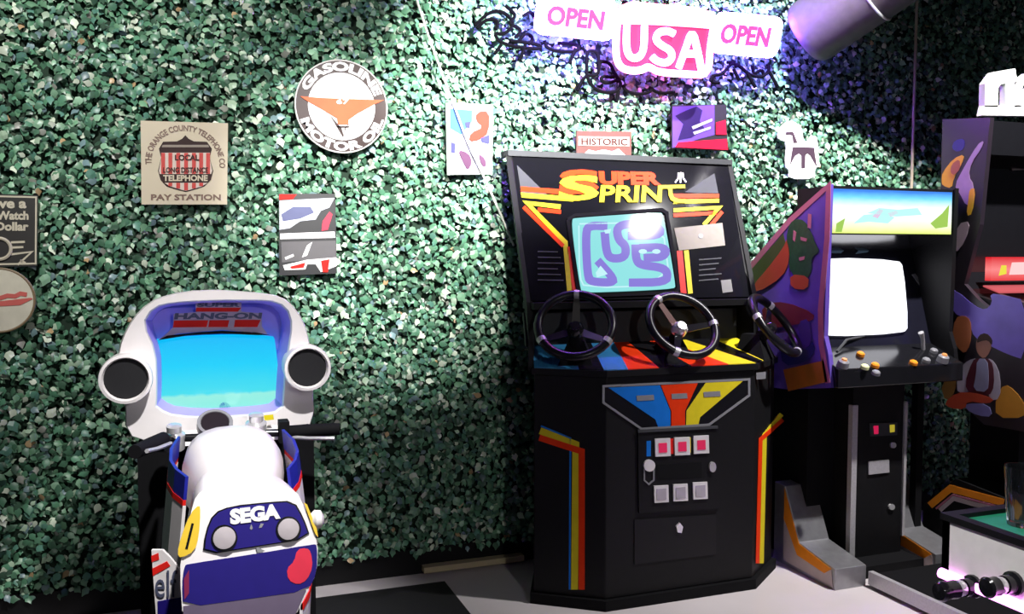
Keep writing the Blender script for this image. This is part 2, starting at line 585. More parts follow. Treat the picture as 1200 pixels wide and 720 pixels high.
# monitor
scr = chaikin(Z3([(318, 318), (340, 312), (690, 288), (706, 296), (758, 596), (752, 610), (372, 626), (360, 616)]), 2)
S('monitor_frame', [[(305, 318), (335, 300), (700, 276), (722, 290), (772, 605), (760, 625), (365, 640), (350, 620), (305, 318)]], 14, BLACKM, th=.006)
so = decal('screen', BEZ, [scr], emis('race screen', (.28, .78, .78), 1.0, rough=.06), ss, off=.002, th=.008)
TRK = emis('race track', (.25, .2, .7), 1.0, rough=.06)
TP = [[(470, 348), (395, 345), (378, 372), (386, 560), (402, 582), (482, 586), (500, 572), (428, 492)],
      [(458, 372), (466, 460), (486, 486), (545, 480), (548, 430), (516, 405), (508, 352), (560, 336), (640, 338)],
      [(556, 388), (690, 388), (692, 352), (600, 342)],
      [(588, 425), (590, 492), (612, 512), (700, 522), (724, 545), (716, 584), (560, 586)],
      [(604, 440), (716, 436), (712, 478), (622, 482)]]
mb = MB()
for i, p in enumerate(TP):
    mb.stroke(BEZ, chaikin(Z3(p), 2, False), 35 / 3.6, .0102 + i * .0003, .0006)
obj('race_track', mb, TRK, so)
EDG = emis('track edge', (.55, .9, .95), 1.0, rough=.06)
mb = MB()
mb.stroke(BEZ, chaikin(Z3([(350, 345), (352, 560), (375, 608), (735, 596), (700, 330), (352, 338)]), 1, False), 1.6, .0102, .0006)
obj('track_border', mb, EDG, so)
decal('race_car', BEZ, [Z3(circle_px(618, 455, 18, 10, 10)), Z3(circle_px(675, 455, 18, 10, 10)), Z3([(420, 545), (440, 515), (470, 550), (425, 565)]), Z3([(455, 365), (485, 360), (480, 378), (460, 380)])], EDG, so, off=.0125, th=.0005)
# wheels
def steering(c, az, ph, spoke_mats, hubm):
    el = math.radians(38)
    n = Vector((math.sin(az) * math.cos(el), -math.cos(az) * math.cos(el), math.sin(el)))
    c = Vector(c)
    hub = c - n * .03
    rim = obj('steering_wheel', MB().torus(c, n, .138, .017, 40, 10), mat('wheel rim black', (.006, .006, .008), .3, spec=.3), ss, smooth=True)
    t = Vector((0, 0, 1))
    e1 = n.cross(t).normalized()
    e2 = e1.cross(n) * 1
    for k in range(3):
        a = math.radians(ph + k * 120)
        d = e1 * math.cos(a) + e2 * math.sin(a)
        sd = e1 * -math.sin(a) + e2 * math.cos(a)
        r0, r1 = hub + d * .02, c + d * .132
        mb = MB().prism([r0 + sd * .016, r1 + sd * .011, r1 - sd * .011, r0 - sd * .016], n * -.004)
        obj('spoke', mb, spoke_mats[k], rim)
        obj('grip_band', MB().torus(c, n, .138, .0185, 2, 10, ph_deg(e1, e2, n, d) - 4, ph_deg(e1, e2, n, d) + 4), STEEL, rim, smooth=True)
    obj('hub_cap', MB().lathe(hub + n * -.012, n * .04, [(.0, 0), (.032, 0), (.03, .6), (.018, 1), (0, 1)], 18, False), hubm, rim, smooth=True)
    base = Vector((c.x - n.x * .11, min(3.15, c.y - n.y * .11), .955))
    obj('steering_column', MB().cyl(hub, base, .022, .03), BLACKM, rim, smooth=True)
    # wedge housing on the panel
    f = Vector((n.x, n.y, 0)).normalized()
    s = Vector((-f.y, f.x, 0))
    p = base - Vector((0, 0, .055))
    ring0 = [p + f * .07 + s * .07, p + f * .07 - s * .07, p - f * .06 - s * .07, p - f * .06 + s * .07]
    q_ = p + Vector((0, 0, .1))
    ring1 = [q_ + f * .03 + s * .03, q_ + f * .03 - s * .03, q_ - f * .04 - s * .03, q_ - f * .04 + s * .03]
    obj('wheel_housing', MB().loft([ring0, ring1]), BLACKM, ss)
def ph_deg(e1, e2, n, d):
    t = Vector((0, 0, 1))
    a1 = n.cross(t).normalized()
    a2 = n.cross(a1)
    return math.degrees(math.atan2(d.dot(a2), d.dot(a1)))
SPK = mat('worn spoke', (.12, .115, .11), .35, .6)
steering(PY(2.99).at(674, 381), math.radians(-28), -150, [SPK, BLACKG, SPK], BLACKG)
steering(PY(2.97).at(800, 381), math.radians(0), 60, [mat('rust red spoke', (.09, .02, .015), .4), BLACKG, BLACKG], CHROME)
steering(PY(3.0).at(908, 381), math.radians(36), 20, [SPK, BLACKG, BLACKG], BLACKG)
# centre facet
FC = Plane((1.7, CY, .5), (0, -1, 0))
Z7 = zoomer(700, 440, 3.6)
D7 = lambda n_, polys, m, parent=ss, **k: decal(n_, FC, [Z7(p) for p in polys], m, parent, **k)
D7('badge_panel', [[(25, 48), (638, 18), (638, 85), (470, 208), (185, 226), (25, 115)]], BLACKG)
line('badge_frame', FC, [Z7([(100, 42), (24, 46), (24, 115), (185, 226), (470, 208), (638, 85), (638, 17), (98, 43)])], 2.6, GREY, ss, off=.0015, th=.003)
D7('badge_stripe', [[(45, 52), (262, 42), (306, 150), (306, 216), (255, 219), (243, 186)]], BLUE, off=.0025)
D7('badge_stripe', [[(266, 42), (422, 33), (368, 150), (368, 211), (310, 215), (310, 150)]], ORED, off=.0025)
D7('badge_stripe', [[(455, 31), (612, 24), (432, 176), (424, 208), (372, 211), (374, 150)]], YELLOW, off=.0025)
D7('badge_plaque', [[(162, 86), (235, 82), (237, 104), (165, 108)]], GREY, off=.004)
D7('badge_plaque', [[(310, 78), (375, 75), (377, 97), (312, 100)]], GREY, off=.004)
D7('badge_plaque', [[(445, 70), (515, 66), (517, 88), (447, 92)]], GREY, off=.004)
cdoor = decal('coin_door', FC, [Z7([(168, 232), (505, 215), (512, 560), (172, 580)])], mat('coin door black', (.008, .008, .009), .4, spec=.2), ss, off=.0, th=.008)
D7('door_edge', [[(165, 228), (500, 211), (500, 222), (165, 240)]], GREYP, cdoor, off=.008, th=.006)
SLV = mat('silver bezel', (.78, .75, .76), .3, .15)
SLOTL = emis('lit coin slot', (.9, .02, .12), .6)
for cx, cy in ((268, 302), (350, 297), (430, 290)):
    f = D7('coin_slot', [[(cx - 32, cy - 36), (cx + 32, cy - 39), (cx + 34, cy + 36), (cx - 30, cy + 39)]], SLV, cdoor, off=.008, th=.006)
    f2 = decal('slot_insert', FC, [Z7([(cx - 17, cy - 18), (cx + 17, cy - 20), (cx + 18, cy + 20), (cx - 16, cy + 22)])], SLOTL, f, off=.014, th=.002)
for cx, cy in ((262, 498), (343, 492), (426, 484)):
    f = D7('coin_return', [[(cx - 30, cy - 34), (cx + 30, cy - 37), (cx + 32, cy + 34), (cx - 28, cy + 37)]], SLV, cdoor, off=.008, th=.006)
    decal('return_flap', FC, [Z7([(cx - 20, cy - 22), (cx + 20, cy - 25), (cx + 21, cy + 22), (cx - 19, cy + 25)])], mat('flap grey', (.42, .38, .44), .4), f, off=.014, th=.002)
for (cx, cy), m in (((212, 308), BLUE), ((308, 298), RED), ((380, 293), YELLOW)):
    D7('sticker', [[(cx - 9, cy - 32), (cx + 9, cy - 33), (cx + 9, cy + 32), (cx - 9, cy + 33)]], m, cdoor, off=.008, th=.001)
D7('lock', [circle_px(212, 378, 24, 25, 16)], SLV, cdoor, off=.008, th=.008)
line('lock_loop', FC, [Z7([(192, 385), (192, 440), (212, 458), (232, 440), (232, 385)])], 1.6, GREY, cdoor, off=.008, th=.004)
D7('lock', [circle_px(478, 384, 14, 22, 14)], CHROME, cdoor, off=.008, th=.008)
D7('vent_plate', [[(245, 375), (435, 365), (436, 430), (248, 440)]], BLACKM, cdoor, off=.008, th=.001)
Z5 = zoomer(600, 430, 2.482)
cb = decal('cash_door', FC, [Z5([(355, 445), (592, 430), (592, 545), (355, 575)])], mat('cash door', (.008, .008, .009), .4, spec=.25), ss, off=0, th=.004)
decal('lock', FC, [Z5([(474, 462), (484, 452), (494, 464), (490, 482), (478, 480)])], CHROME, cb, off=.004, th=.006)
decal('maker_plate', FC, [[(886, 437), (897, 436), (897, 444), (886, 445)]], GREY, ss)
FL = Plane((CXL, CY, .5), (-(SY - CY), -(CXL - SXL), 0))
FR = Plane((CXR, CY, .5), ((SY - CY), -(SXR - CXR), 0))
line('stripe', FL, [Z5([(82, 186), (186, 226), (182, 648)])], 20 / 2.482, YELLOW, ss)
line('stripe', FL, [Z5([(80, 206), (203, 246), (203, 648)])], 18 / 2.482, ORED, ss, off=.0022)
line('stripe', FL, [Z5([(84, 172), (170, 208), (168, 648)])], 5 / 2.482, BLUE, ss)
line('stripe', FR, [Z5([(783, 138), (733, 200), (724, 572)])], 13 / 2.482, YELLOW, ss)
line('stripe', FR, [Z5([(786, 154), (721, 212), (712, 572)])], 11 / 2.482, ORED, ss, off=.0022)

# ================================================================ CABINET WITH THE PURPLE SIDE ART
m2 = thing('arcade_cabinet', 'arcade cabinet with purple side art, cyan lit marquee and blank white screen', 'arcade machine', (2.71, 3.1, 0))
X0, X1 = 2.38, 3.045
prof = [(2.86, 1.602), (2.872, 1.0), (2.845, .93), (2.825, .80), (3.10, .755), (3.385, .74), (3.385, 1.275)]
obj('side_panel', MB().prism([(X0, a, b) for a, b in prof], (.02, 0, 0)), PURPLE, m2)
obj('side_panel', MB().prism([(X1 - .02, a, b) for a, b in prof], (.02, 0, 0)), BLACK, m2)
SP = Plane((X0, 3, 1), (-1, 0, 0))
Z8 = zoomer(860, 200, 2.569)
D8 = lambda n_, polys, m, **k: decal(n_, SP, [Z8(p) for p in polys], m, m2, **k)
line('edge_trim', SP, [[SPp for SPp in Z8([(42, 300), (170, 150), (286, 46), (282, 200), (262, 420), (264, 520), (284, 640)])]], 6, PINK, m2)
mpix = lambda pts: Z8(pts)
D8('side_art', [[(150, 600), (272, 572), (284, 636), (165, 665)]], mat('burnt orange art', (.42, .14, .015), .5))
D8('side_art', [[(48, 305), (150, 190), (160, 230), (140, 300), (60, 345)]], mat('olive art', (.05, .07, .015), .5), off=.002)
D8('side_art', [chaikin([(60, 345), (100, 300), (150, 235), (165, 200), (170, 270), (150, 320), (70, 370)], 1)], mat('rust art', (.38, .05, .02), .5), off=.003)
D8('side_art', [chaikin([(170, 160), (190, 145), (215, 150), (235, 185), (250, 225), (262, 245), (235, 262), (238, 300), (220, 330), (185, 320), (168, 290), (172, 245), (160, 205)], 1)], mat('dark green art', (.012, .06, .022), .5, var=.6, scale=60), off=.004)
D8('side_art', [chaikin([(172, 312), (230, 318), (226, 360), (176, 355)], 1)], mat('rust art', (0, 0, 0)), off=.0055)
D8('side_art', [[(184, 180), (192, 186), (188, 215), (182, 208)], [(205, 200), (225, 205), (222, 214), (206, 210)], [(200, 262), (218, 258), (216, 268), (202, 272)], [(228, 130), (238, 132), (236, 175), (226, 172)]], PINK, off=.006)
D8('side_art', [chaikin([(85, 400), (160, 395), (245, 430), (240, 455), (150, 470), (95, 480)], 1)], mat('maroon art', (.16, .012, .03), .5), off=.003)
D8('side_art', [chaikin([(140, 525), (235, 505), (250, 545), (215, 580), (150, 590)], 1)], mat('deep blue art', (.02, .02, .16), .5), off=.003)
D8('side_art', [chaikin([(195, 455), (230, 445), (240, 520), (205, 545)], 1)], mat('violet art', (.06, .03, .2), .5), off=.0045)
# front
obj('marquee_box', MB().box(X0 + .02, X1 - .02, 2.872, 3.08, 1.405, 1.597), BLACK, m2)
FM = Plane((2.7, 2.865, 1.5), (0, -1, 0))
mq = chaikin([(979, 224), (1120, 221), (1116, 272), (976, 274)], 0)
obj('marquee', MB().prism([(X0 + .028, 2.866, 1.41), (X1 - .03, 2.866, 1.41), (X1 - .03, 2.866, 1.585), (X0 + .028, 2.866, 1.585)], (0, .006, 0)),
    emis('marquee glow', (1, 1, 1), 1.2, ramp=[(0, (.7, .85, .1)), (.2, (.85, .95, .6)), (.42, (.95, 1, .95)), (.65, (.85, 1, 1)), (.85, (.15, .65, 1)), (1, (.02, .2, .75))]), m2)
decal('marquee_art', FM, [[(1000, 262), (1012, 252), (1036, 250), (1048, 255), (1040, 262), (1018, 260)], [(1016, 250), (1030, 244), (1052, 246), (1075, 244), (1080, 252), (1050, 254)]], emis('cyan marquee art', (.5, .95, .9), 1.05), m2, th=.001)
decal('marquee_art', FM, [[(1022, 254), (1030, 245), (1035, 247), (1028, 256)], [(1040, 250), (1050, 247), (1052, 250), (1043, 254)]], emis('pink marquee art', (.95, .4, .75), 1.0), m2, off=.001, th=.001)
decal('marquee_art', FM, [[(1090, 262), (1104, 250), (1112, 240), (1110, 266), (1096, 268)], [(980, 262), (990, 256), (986, 272), (979, 272)]], emis('green marquee art', (.35, .6, .08), 1.0), m2, th=.001)
obj('recess_ceiling', MB().prism([(X0 + .02, 2.9, 1.405), (X1 - .02, 2.9, 1.405), (X1 - .02, 3.12, 1.33), (X0 + .02, 3.12, 1.33)], (0, 0, .01)), BLACKG, m2)
# bezel + screen tilted back
SPL = Plane((2.7, 3.03, 1.15), (0, -.95, .28))
def spz(xx, zz, off=0):
    yy = 3.03 + (zz - 1.15) * (.28 / .95)
    return Vector((xx, yy, zz)) + SPL.n * off
obj('bezel', MB().prism([spz(X0 + .02, .93), spz(X1 - .02, .93), spz(X1 - .02, 1.36), spz(X0 + .02, 1.36)], -SPL.n * .015), mat('bezel navy black', (.01, .01, .018), .2), m2)
sc = chaikin([(965, 309), (972, 303), (1050, 306), (1056, 314), (1062, 384), (1056, 391), (970, 395), (963, 388)], 1)
decal('screen', SPL, [sc], emis('white screen', (.93, .93, 1.0), 2.2, rough=.08), m2, off=.002, th=.012)
decal('score_strip', SPL, [[(976, 282), (1000, 284), (985, 297), (974, 297)], [(1012, 287), (1026, 284), (1016, 296), (1002, 298)]], mat('pale blue glass print', (.2, .32, .42), .2), m2, off=.002)
decal('bezel_text', SPL, [[(1068, 322), (1072, 321), (1096, 352), (1092, 356)]], GREY, m2, off=.002)
obj('body_shell', MB().prism([(X0 + .02, 3.12, .78), (X0 + .02, 3.38, .745), (X0 + .02, 3.38, 1.27), (X0 + .02, 3.08, 1.53), (X0 + .02, 3.12, 1.36)], (X1 - X0 - .04, 0, 0)), BLACK, m2)
# control panel
cpz = [(2.80, .80), (2.80, .875), (3.0, .955), (3.06, .955), (3.06, .79)]
cp = obj('control_panel', MB().prism([(X0 + .012, a, b) for a, b in cpz], (X1 - X0 - .024, 0, 0)), BLACKG, m2, bevel=.004)
CPP = Plane((2.7, 2.80, .875), (0, -.08, .2))
for (px, py), m, r in (((987, 430), GREY, .024), ((1104, 424), GREY, .024)):
    p = CPP.at(px, py)
    k = obj('rotary_knob', MB().lathe(p, CPP.n * .03, [(0, 0), (r, 0), (r * .9, .8), (r * .6, 1), (0, 1)], 18, False), m, cp, smooth=True)
    obj('knob_cap', MB().lathe(p + CPP.n * .03, CPP.n * .006, [(0, 0), (r * .5, 0), (r * .4, 1), (0, 1)], 14, False), mat('amber plastic', (.75, .3, .1), .3), k)
for (px, py), m in (((1008, 417), ORANGE), ((1013, 432), mat('pale yellow button', (.75, .8, .4), .3)), ((1025, 430), ORANGE), ((1070, 427), ORANGE), ((1085, 424), GREY), ((1094, 413), GREY), ((1026, 439), GREY)):
    p = CPP.at(px, py)
    obj('button', MB().lathe(p, CPP.n * .016, [(0, 0), (.017, 0), (.016, .7), (.011, 1), (0, 1)], 14, False), m, cp, smooth=True)
p0 = CPP.at(1082, 410)
obj('joystick', MB().tube([p0, p0 + Vector((-.015, -.01, .05)), p0 + Vector((-.03, -.015, .075))], [.008, .008, .012], 8), STEEL, cp, smooth=True)
obj('cable', MB().tube([CPP.at(980, 415, .01), CPP.at(990, 406, .03), CPP.at(1010, 402, .03)], .006, 6), GREYP, cp, smooth=True)
# lower body, coin column, feet
obj('lower_body', MB().box(2.46, 2.88, 3.06, 3.38, .0, .78), BLACKM, m2)
colm = obj('coin_column', MB().box(2.595, 2.865, 2.945, 3.08, .0, .80), BLACK, m2)
obj('base_bridge', MB().box(2.533, 2.892, 2.84, 3.1, 0, .05), BLACKM, m2)
obj('corner_trim', MB().box(2.585, 2.612, 2.935, 2.96, .05, .70), STEEL, colm)
obj('corner_trim', MB().box(2.862, 2.876, 2.935, 2.96, .12, .70), STEEL, colm)
FK = Plane((2.7, 2.945, .5), (0, -1, 0))
Z2c = zoomer(880, 440, 2.572)
e = decal('coin_slot', FK, [Z2c([(355, 145), (438, 142), (438, 180), (358, 184)])], GREYP, colm, th=.005)
decal('slot_insert', FK, [Z2c([(366, 152), (381, 151), (381, 176), (368, 177)])], SLOTL, e, off=.005)
decal('slot_insert', FK, [Z2c([(415, 149), (430, 148), (430, 170), (416, 172)])], emis('yellow coin slot', (.8, .65, .05), .5), e, off=.005)
decal('coin_return', FK, [Z2c([(352, 260), (413, 254), (414, 292), (352, 299)])], STEEL, colm, th=.006)
for c_ in ((425, 210), (421, 396)):
    decal('lock', FK, [Z2c(circle_px(c_[0], c_[1], 9, 9, 10))], CHROME, colm, th=.008)
fp = [(2.78, 0), (2.78, .085), (3.0, .125), (3.10, .34), (3.17, .345), (3.17, 0)]
FS = Plane((X0, 3, .1), (-1, 0, 0))
for x0 in (X0, 2.892):
    ft = obj('foot', MB().prism([(x0, a, b) for a, b in fp], (.153, 0, 0)), mat('dull steel foot', (.34, .34, .36), .35, .7, var=.25), m2, bevel=.003)
    pl = Plane((x0, 3, .1), (-1, 0, 0))
    def fpx(lst):
        return [Vector((x0 - .0015, a, b)) for a, b in lst]
    mb = MB().prism(fpx([(3.10, .33), (3.10, .20), (3.01, .07), (2.84, .05), (2.80, .08), (3.0, .122)]), (-.0015, 0, 0))
    obj('foot_stripe', mb, ORANGE, ft)
    mb = MB().prism(fpx([(3.10, .20), (3.10, .02), (2.79, .01), (2.80, .078), (2.85, .05), (3.01, .07)]), (-.001, 0, 0))
    obj('foot_stripe', mb, mat('pale pink grey', (.5, .42, .42), .5), ft)
obj('support_post', MB().box(2.995, 3.03, 3.0, 3.035, 0, .80), BLACKM, m2)

# low platform in front of it
pf = thing('step_platform', 'low black platform with a silver edge on the floor before the purple cabinet', 'platform', (2.78, 2.55, 0))
obj('deck', MB().box(2.552, 3.02, 2.2, 2.765, 0, .052), BLACKM, pf)
obj('edge_strip', MB().box(2.530, 2.552, 2.2, 2.765, .012, .065), STEEL, pf)

# ================================================================ TALL DARK CABINET AT THE RIGHT
m3 = thing('arcade_cabinet', 'tall dark arcade cabinet with painted figures on its violet side panel', 'arcade machine', (3.45, 2.8, 0))
Y0, Y1 = 3.10, 3.78
p3 = [(3.01, 1.912), (2.765, 1.885), (2.80, 1.45), (2.87, 1.20), (2.80, 1.14), (2.745, 1.105), (2.715, 1.115), (2.70, 1.165), (2.50, 1.115), (2.40, 1.05), (2.40, .63), (2.75, .62), (2.95, .74), (3.01, .95)]
obj('side_panel', MB().prism([(Y0, a, b) for a, b in p3], (.022, 0, 0)), mat('side black', (.02, .014, .022), .4), m3)
obj('side_panel', MB().prism([(Y1 - .022, a, b) for a, b in p3], (.022, 0, 0)), BLACK, m3)
S3 = Plane((Y0, 2.8, 1), (-1, 0, 0))
Zu = zoomer(1080, 70, 4.233)
Zm = zoomer(1080, 220, 4.5)
Zl = zoomer(1060, 340, 4.0)
def D3(n_, pix, m, off=.001, ch=1):
    return decal(n_, S3, [chaikin(pix, ch) if ch else pix], m, m3, off=off, th=.001)
VIO = mat('violet cloud art', (.16, .11, .55), .5, var=.45, scale=7)
D3('side_art', Zl([(195, -5), (240, 0), (330, 75), (380, 95), (415, 60), (400, 15), (470, 25), (570, 50), (570, 330), (480, 300), (420, 270), (330, 230), (300, 140), (225, 105)]), VIO)
D3('side_art', Zl([(240, 130), (280, 118), (312, 140), (316, 200), (308, 260), (285, 300), (250, 270), (225, 220)]), mat('tan art', (.42, .13, .05), .5), off=.002)
D3('side_art', Zl([(345, 225), (380, 205), (412, 235), (405, 290), (375, 325), (345, 300), (335, 260)]), mat('skin art', (.3, .13, .09), .5), off=.002)
D3('side_art', Zl([(340, 250), (350, 212), (385, 200), (415, 230), (412, 262), (395, 235), (360, 240)]), DBROWN, off=.003)
D3('side_art', Zl([(300, 330), (345, 318), (350, 400), (330, 470), (252, 490), (248, 420), (270, 360)]), mat('grey shirt art', (.36, .33, .4), .5), off=.003)
D3('side_art', Zl([(390, 318), (425, 335), (452, 400), (452, 510), (400, 520), (395, 430)]), mat('grey shirt art', (0, 0, 0)), off=.003)
D3('side_art', Zl([(322, 330), (345, 320), (395, 320), (420, 350), (425, 450), (400, 500), (310, 490), (285, 440)]), mat('dark maroon art', (.07, .008, .02), .5), off=.004)
D3('side_art', Zl([(345, 322), (392, 322), (400, 400), (395, 480), (325, 470), (340, 400)]), mat('blue grey shirt art', (.22, .22, .34), .5), off=.005)
D3('side_art', Zl([(190, 530), (250, 480), (330, 480), (430, 510), (400, 535), (300, 520), (290, 560), (220, 555)]), mat('rust art', (0, 0, 0)), off=.0065)
D3('side_art', Zl([(290, 530), (400, 535), (415, 595), (350, 590), (290, 560)]), mat('lilac art', (.22, .22, .5), .5), off=.004)
D3('side_art', Zl([(430, 500), (470, 440), (520, 470), (570, 540), (570, 600), (430, 600)]), mat('gold art', (.5, .22, .02), .5), off=.002)
D3('side_art', Zl([(170, 440), (240, 410), (245, 470), (195, 530)]), mat('bronze art', (.18, .09, .02), .5), off=.002)
D3('side_art', Zu([(100, 600), (105, 560), (160, 490), (215, 468), (200, 520), (160, 590), (150, 640), (105, 625)]), mat('amber art', (.75, .4, .02), .5), off=.001)
D3('side_art', Zu([(150, 520), (190, 490), (195, 540), (165, 575), (145, 560)]), mat('tan art', (0, 0, 0)), off=.002)
D3('side_art', Zu([(165, 625), (215, 530), (280, 420), (312, 400), (300, 440), (250, 510), (235, 580), (262, 620), (255, 700), (225, 730), (190, 660)]), mat('mauve art', (.4, .3, .36), .5), off=.002)
D3('side_art', Zm([(258, 5), (288, 5), (270, 140), (240, 150), (250, 60)]), mat('amber art', (0, 0, 0)), off=.003)
D3('side_art', Zm([(195, 190), (260, 175), (235, 280), (180, 350), (170, 300)]), mat('mauve art', (0, 0, 0)), off=.002)
D3('side_art', Zu([(150, 440), (165, 400), (215, 390), (215, 440), (180, 460)]), mat('deep blue art', (0, 0, 0)), off=.001)
obj('body_shell', MB().prism([(Y0 + .022, a, b) for a, b in [(3.005, 1.905), (2.80, 1.88), (2.80, 1.74), (2.93, 1.70), (2.93, 1.25), (2.86, 1.18), (2.80, .66), (2.95, .745), (3.0, .95)]], (Y1 - Y0 - .044, 0, 0)), BLACKG, m3)
obj('control_panel', MB().prism([(Y0 + .022, a, b) for a, b in [(2.86, 1.16), (2.72, 1.13), (2.52, 1.095), (2.42, 1.04), (2.42, .64), (2.80, .66)]], (Y1 - Y0 - .044, 0, 0)), BLACK, m3)
MQ3 = Plane((3.4, 2.80, 1.8), (0, -1, 0))
decal('marquee_art', Plane((3.4, 2.925, 1.6), (0, -1, 0)), [[(1176, 184), (1182, 182), (1186, 200), (1200, 199), (1230, 200), (1230, 184), (1190, 186)]], mat('grey white print', (.5, .5, .46), .4), m3)
REDG = emis('red lit sign', (.9, .02, .03), 1.0, ramp=[(0, (.8, .01, .02)), (.5, (1, .25, .25)), (1, (.75, .01, .02))])
sg = obj('lit_sign', MB().box(3.17, 3.62, 2.80, 2.83, 1.215, 1.315), REDG, m3)
sp_ = Plane((3.3, 2.80, 1.25), (0, -1, 0))
decal('sign_art', sp_, [Zm([(405, 465), (420, 410), (445, 410), (445, 455)])], emis('yellow sign art', (.85, .75, .05), 1), sg)
decal('sign_art', sp_, [Zm([(460, 460), (475, 395), (700, 390), (700, 455)])], emis('pale sign art', (1, .6, .6), 1.1), sg)
REFL3 = Plane((3.3, 2.70, 1.165), (0, -.3, .95))
obj('sign_reflection', MB().prism([(3.15, 2.74, 1.165), (3.62, 2.74, 1.165), (3.62, 2.82, 1.19), (3.15, 2.82, 1.19)], (0, 0, .006)), emis('red sign reflection', (.7, .1, .12), .8), m3)  # reflection of the lit sign above, put in as a glowing strip
obj('lower_body', MB().box(Y0 + .2, Y1 - .1, 2.75, 3.0, 0, .70), BLACKM, m3)
f3 = obj('foot', MB().prism([(Y0, a, b) for a, b in [(3.06, .0), (3.06, .2), (2.885, .36), (2.55, .33), (2.55, 0)]], (.14, 0, 0)), BLACKM, m3)
S3f = Plane((Y0, 2.8, .2), (-1, 0, 0))
Zf = zoomer(1060, 520, 3.6)
line('foot_stripe', S3f, [Zf([(108, 262), (195, 190), (420, 250)])], 30 / 3.6, ORANGE, f3)
line('foot_stripe', S3f, [Zf([(135, 275), (205, 217), (418, 272)])], 8 / 3.6, PINK, f3, off=.0025)
line('foot_stripe', S3f, [Zf([(150, 282), (208, 232), (300, 258), (418, 282)])], 18 / 3.6, mat('pale pink grey', (0, 0, 0)), f3)
# white letters on top
LP = Plane((3.3, 2.86, 1.9), (0, -1, 0))
mb = MB()
mb.poly(LP, Zu([(272, 276), (283, 232), (620, 232), (620, 285)]), 0, .03)
mb.stroke(LP, Zu([(316, 240), (318, 135), (345, 98), (440, 82)]), 15.5, 0, .03)
mb.stroke(LP, Zu([(408, 88), (408, 240)]), 10.5, .001, .028)
mb.stroke(LP, Zu([(447, 240), (444, 170), (462, 120), (500, 90), (550, 88), (590, 110), (605, 170), (600, 240)]), 8, 0, .03)
mb.stroke(LP, Zu([(480, 240), (478, 190), (490, 160), (510, 150), (540, 155), (560, 190), (560, 240)]), 5, 0, .025)
zmin = min(v.z for v in mb.v)
for v in mb.v:
    v.z += 1.905 - zmin if v.z - zmin < .004 else 0
tag(obj('letter_cutout', mb, mat('white foam', (.62, .62, .61), .6)), 'white foam letter shapes standing on top of the tall dark cabinet', 'sign')

# ================================================================ MOTORBIKE GAME
bk = thing('motorbike_cabinet', 'white ride-on motorbike arcade game with cyan screen and blue tail', 'arcade machine', (.12, 2.7, .005))
BWHITE = mat('bike white plastic', (.8, .76, .76), .3, var=.04)
obj('pedestal', MB().box(-.150, .385, 2.93, 3.42, .005, .73), BLACKM, bk)
obj('base_plate', MB().box(-.06, .33, 2.18, 2.95, .005, .17), BLACKM, bk)
FH = PY(2.90)
Zb = zoomer(100, 320, 3.6)
outer = chaikin(Zb([(165, 700), (170, 560), (130, 440), (135, 330), (170, 235), (235, 145), (320, 95), (500, 68), (700, 80), (830, 95), (905, 165), (945, 260), (960, 400), (965, 560), (970, 655), (700, 700), (320, 720)]), 1)
def ring(plane_y, pts, cx, cy, s, dx=0, dz=0):
    pl = PY(plane_y)
    base = [FH.at(x_, y_) for x_, y_ in pts]
    c = FH.at(cx, cy)
    return [Vector((c.x + (q_.x - c.x) * s + dx, plane_y, c.z + (q_.z - c.z) * s + dz)) for q_ in base]
inner0 = Zb([(300, 590), (305, 480), (300, 330), (250, 230), (255, 190), (300, 140), (400, 125), (560, 118), (720, 118), (800, 122), (850, 150), (872, 215), (855, 320), (840, 420), (835, 500), (830, 585), (700, 600), (480, 612)])
def resample(pts, n):
    P = [Vector(p) for p in pts]
    ds = [(P[(i + 1) % len(P)] - P[i]).length for i in range(len(P))]
    T = sum(ds)
    out = []
    for k in range(n):
        t = T * k / n
        i = 0
        while t > ds[i]:
            t -= ds[i]
            i = (i + 1) % len(P)
        out.append(tuple(P[i].lerp(P[(i + 1) % len(P)], t / ds[i])))
    return out
inn = chaikin(inner0, 1)
NP_ = 56
# sort both by angle about the screen centre so rings correspond
def byang(pts, cx, cy, n):
    R = resample(pts, 400)
    out = []
    for k in range(n):
        a = 2 * math.pi * k / n
        best = min(R, key=lambda p: abs((math.atan2(p[1] - cy, p[0] - cx) - a + math.pi) % (2 * math.pi) - math.pi))
        out.append(best)
    return out
ccx, ccy = 257, 430
O = byang(outer, ccx, ccy, NP_)
I = byang(inn, ccx, ccy, NP_)
R0 = ring(3.30, O, ccx, ccy, .80, 0, -.02)
R1 = ring(3.02, O, ccx, ccy, .97)
R2 = ring(2.915, O, ccx, ccy, 1.0)
R3 = ring(2.90, O, ccx, ccy, .985)
R4 = ring(2.90, I, ccx, ccy, 1.02)
R5 = ring(2.915, I, ccx, ccy, 1.0)
shell = MB().loft([R0, R1, R2, R3, R4, R5], False)
shell.add(R0, [list(range(NP_))])
obj('monitor_shroud', shell, BWHITE, bk, smooth=True)
R6 = ring(3.05, I, ccx, ccy, .93)
obj('shroud_liner', MB().loft([R5, R6], False).add([v + Vector((0, .002, 0)) for v in R6], [list(range(NP_))]), mat('lilac liner', (.42, .33, .9), .5), bk, smooth=True)
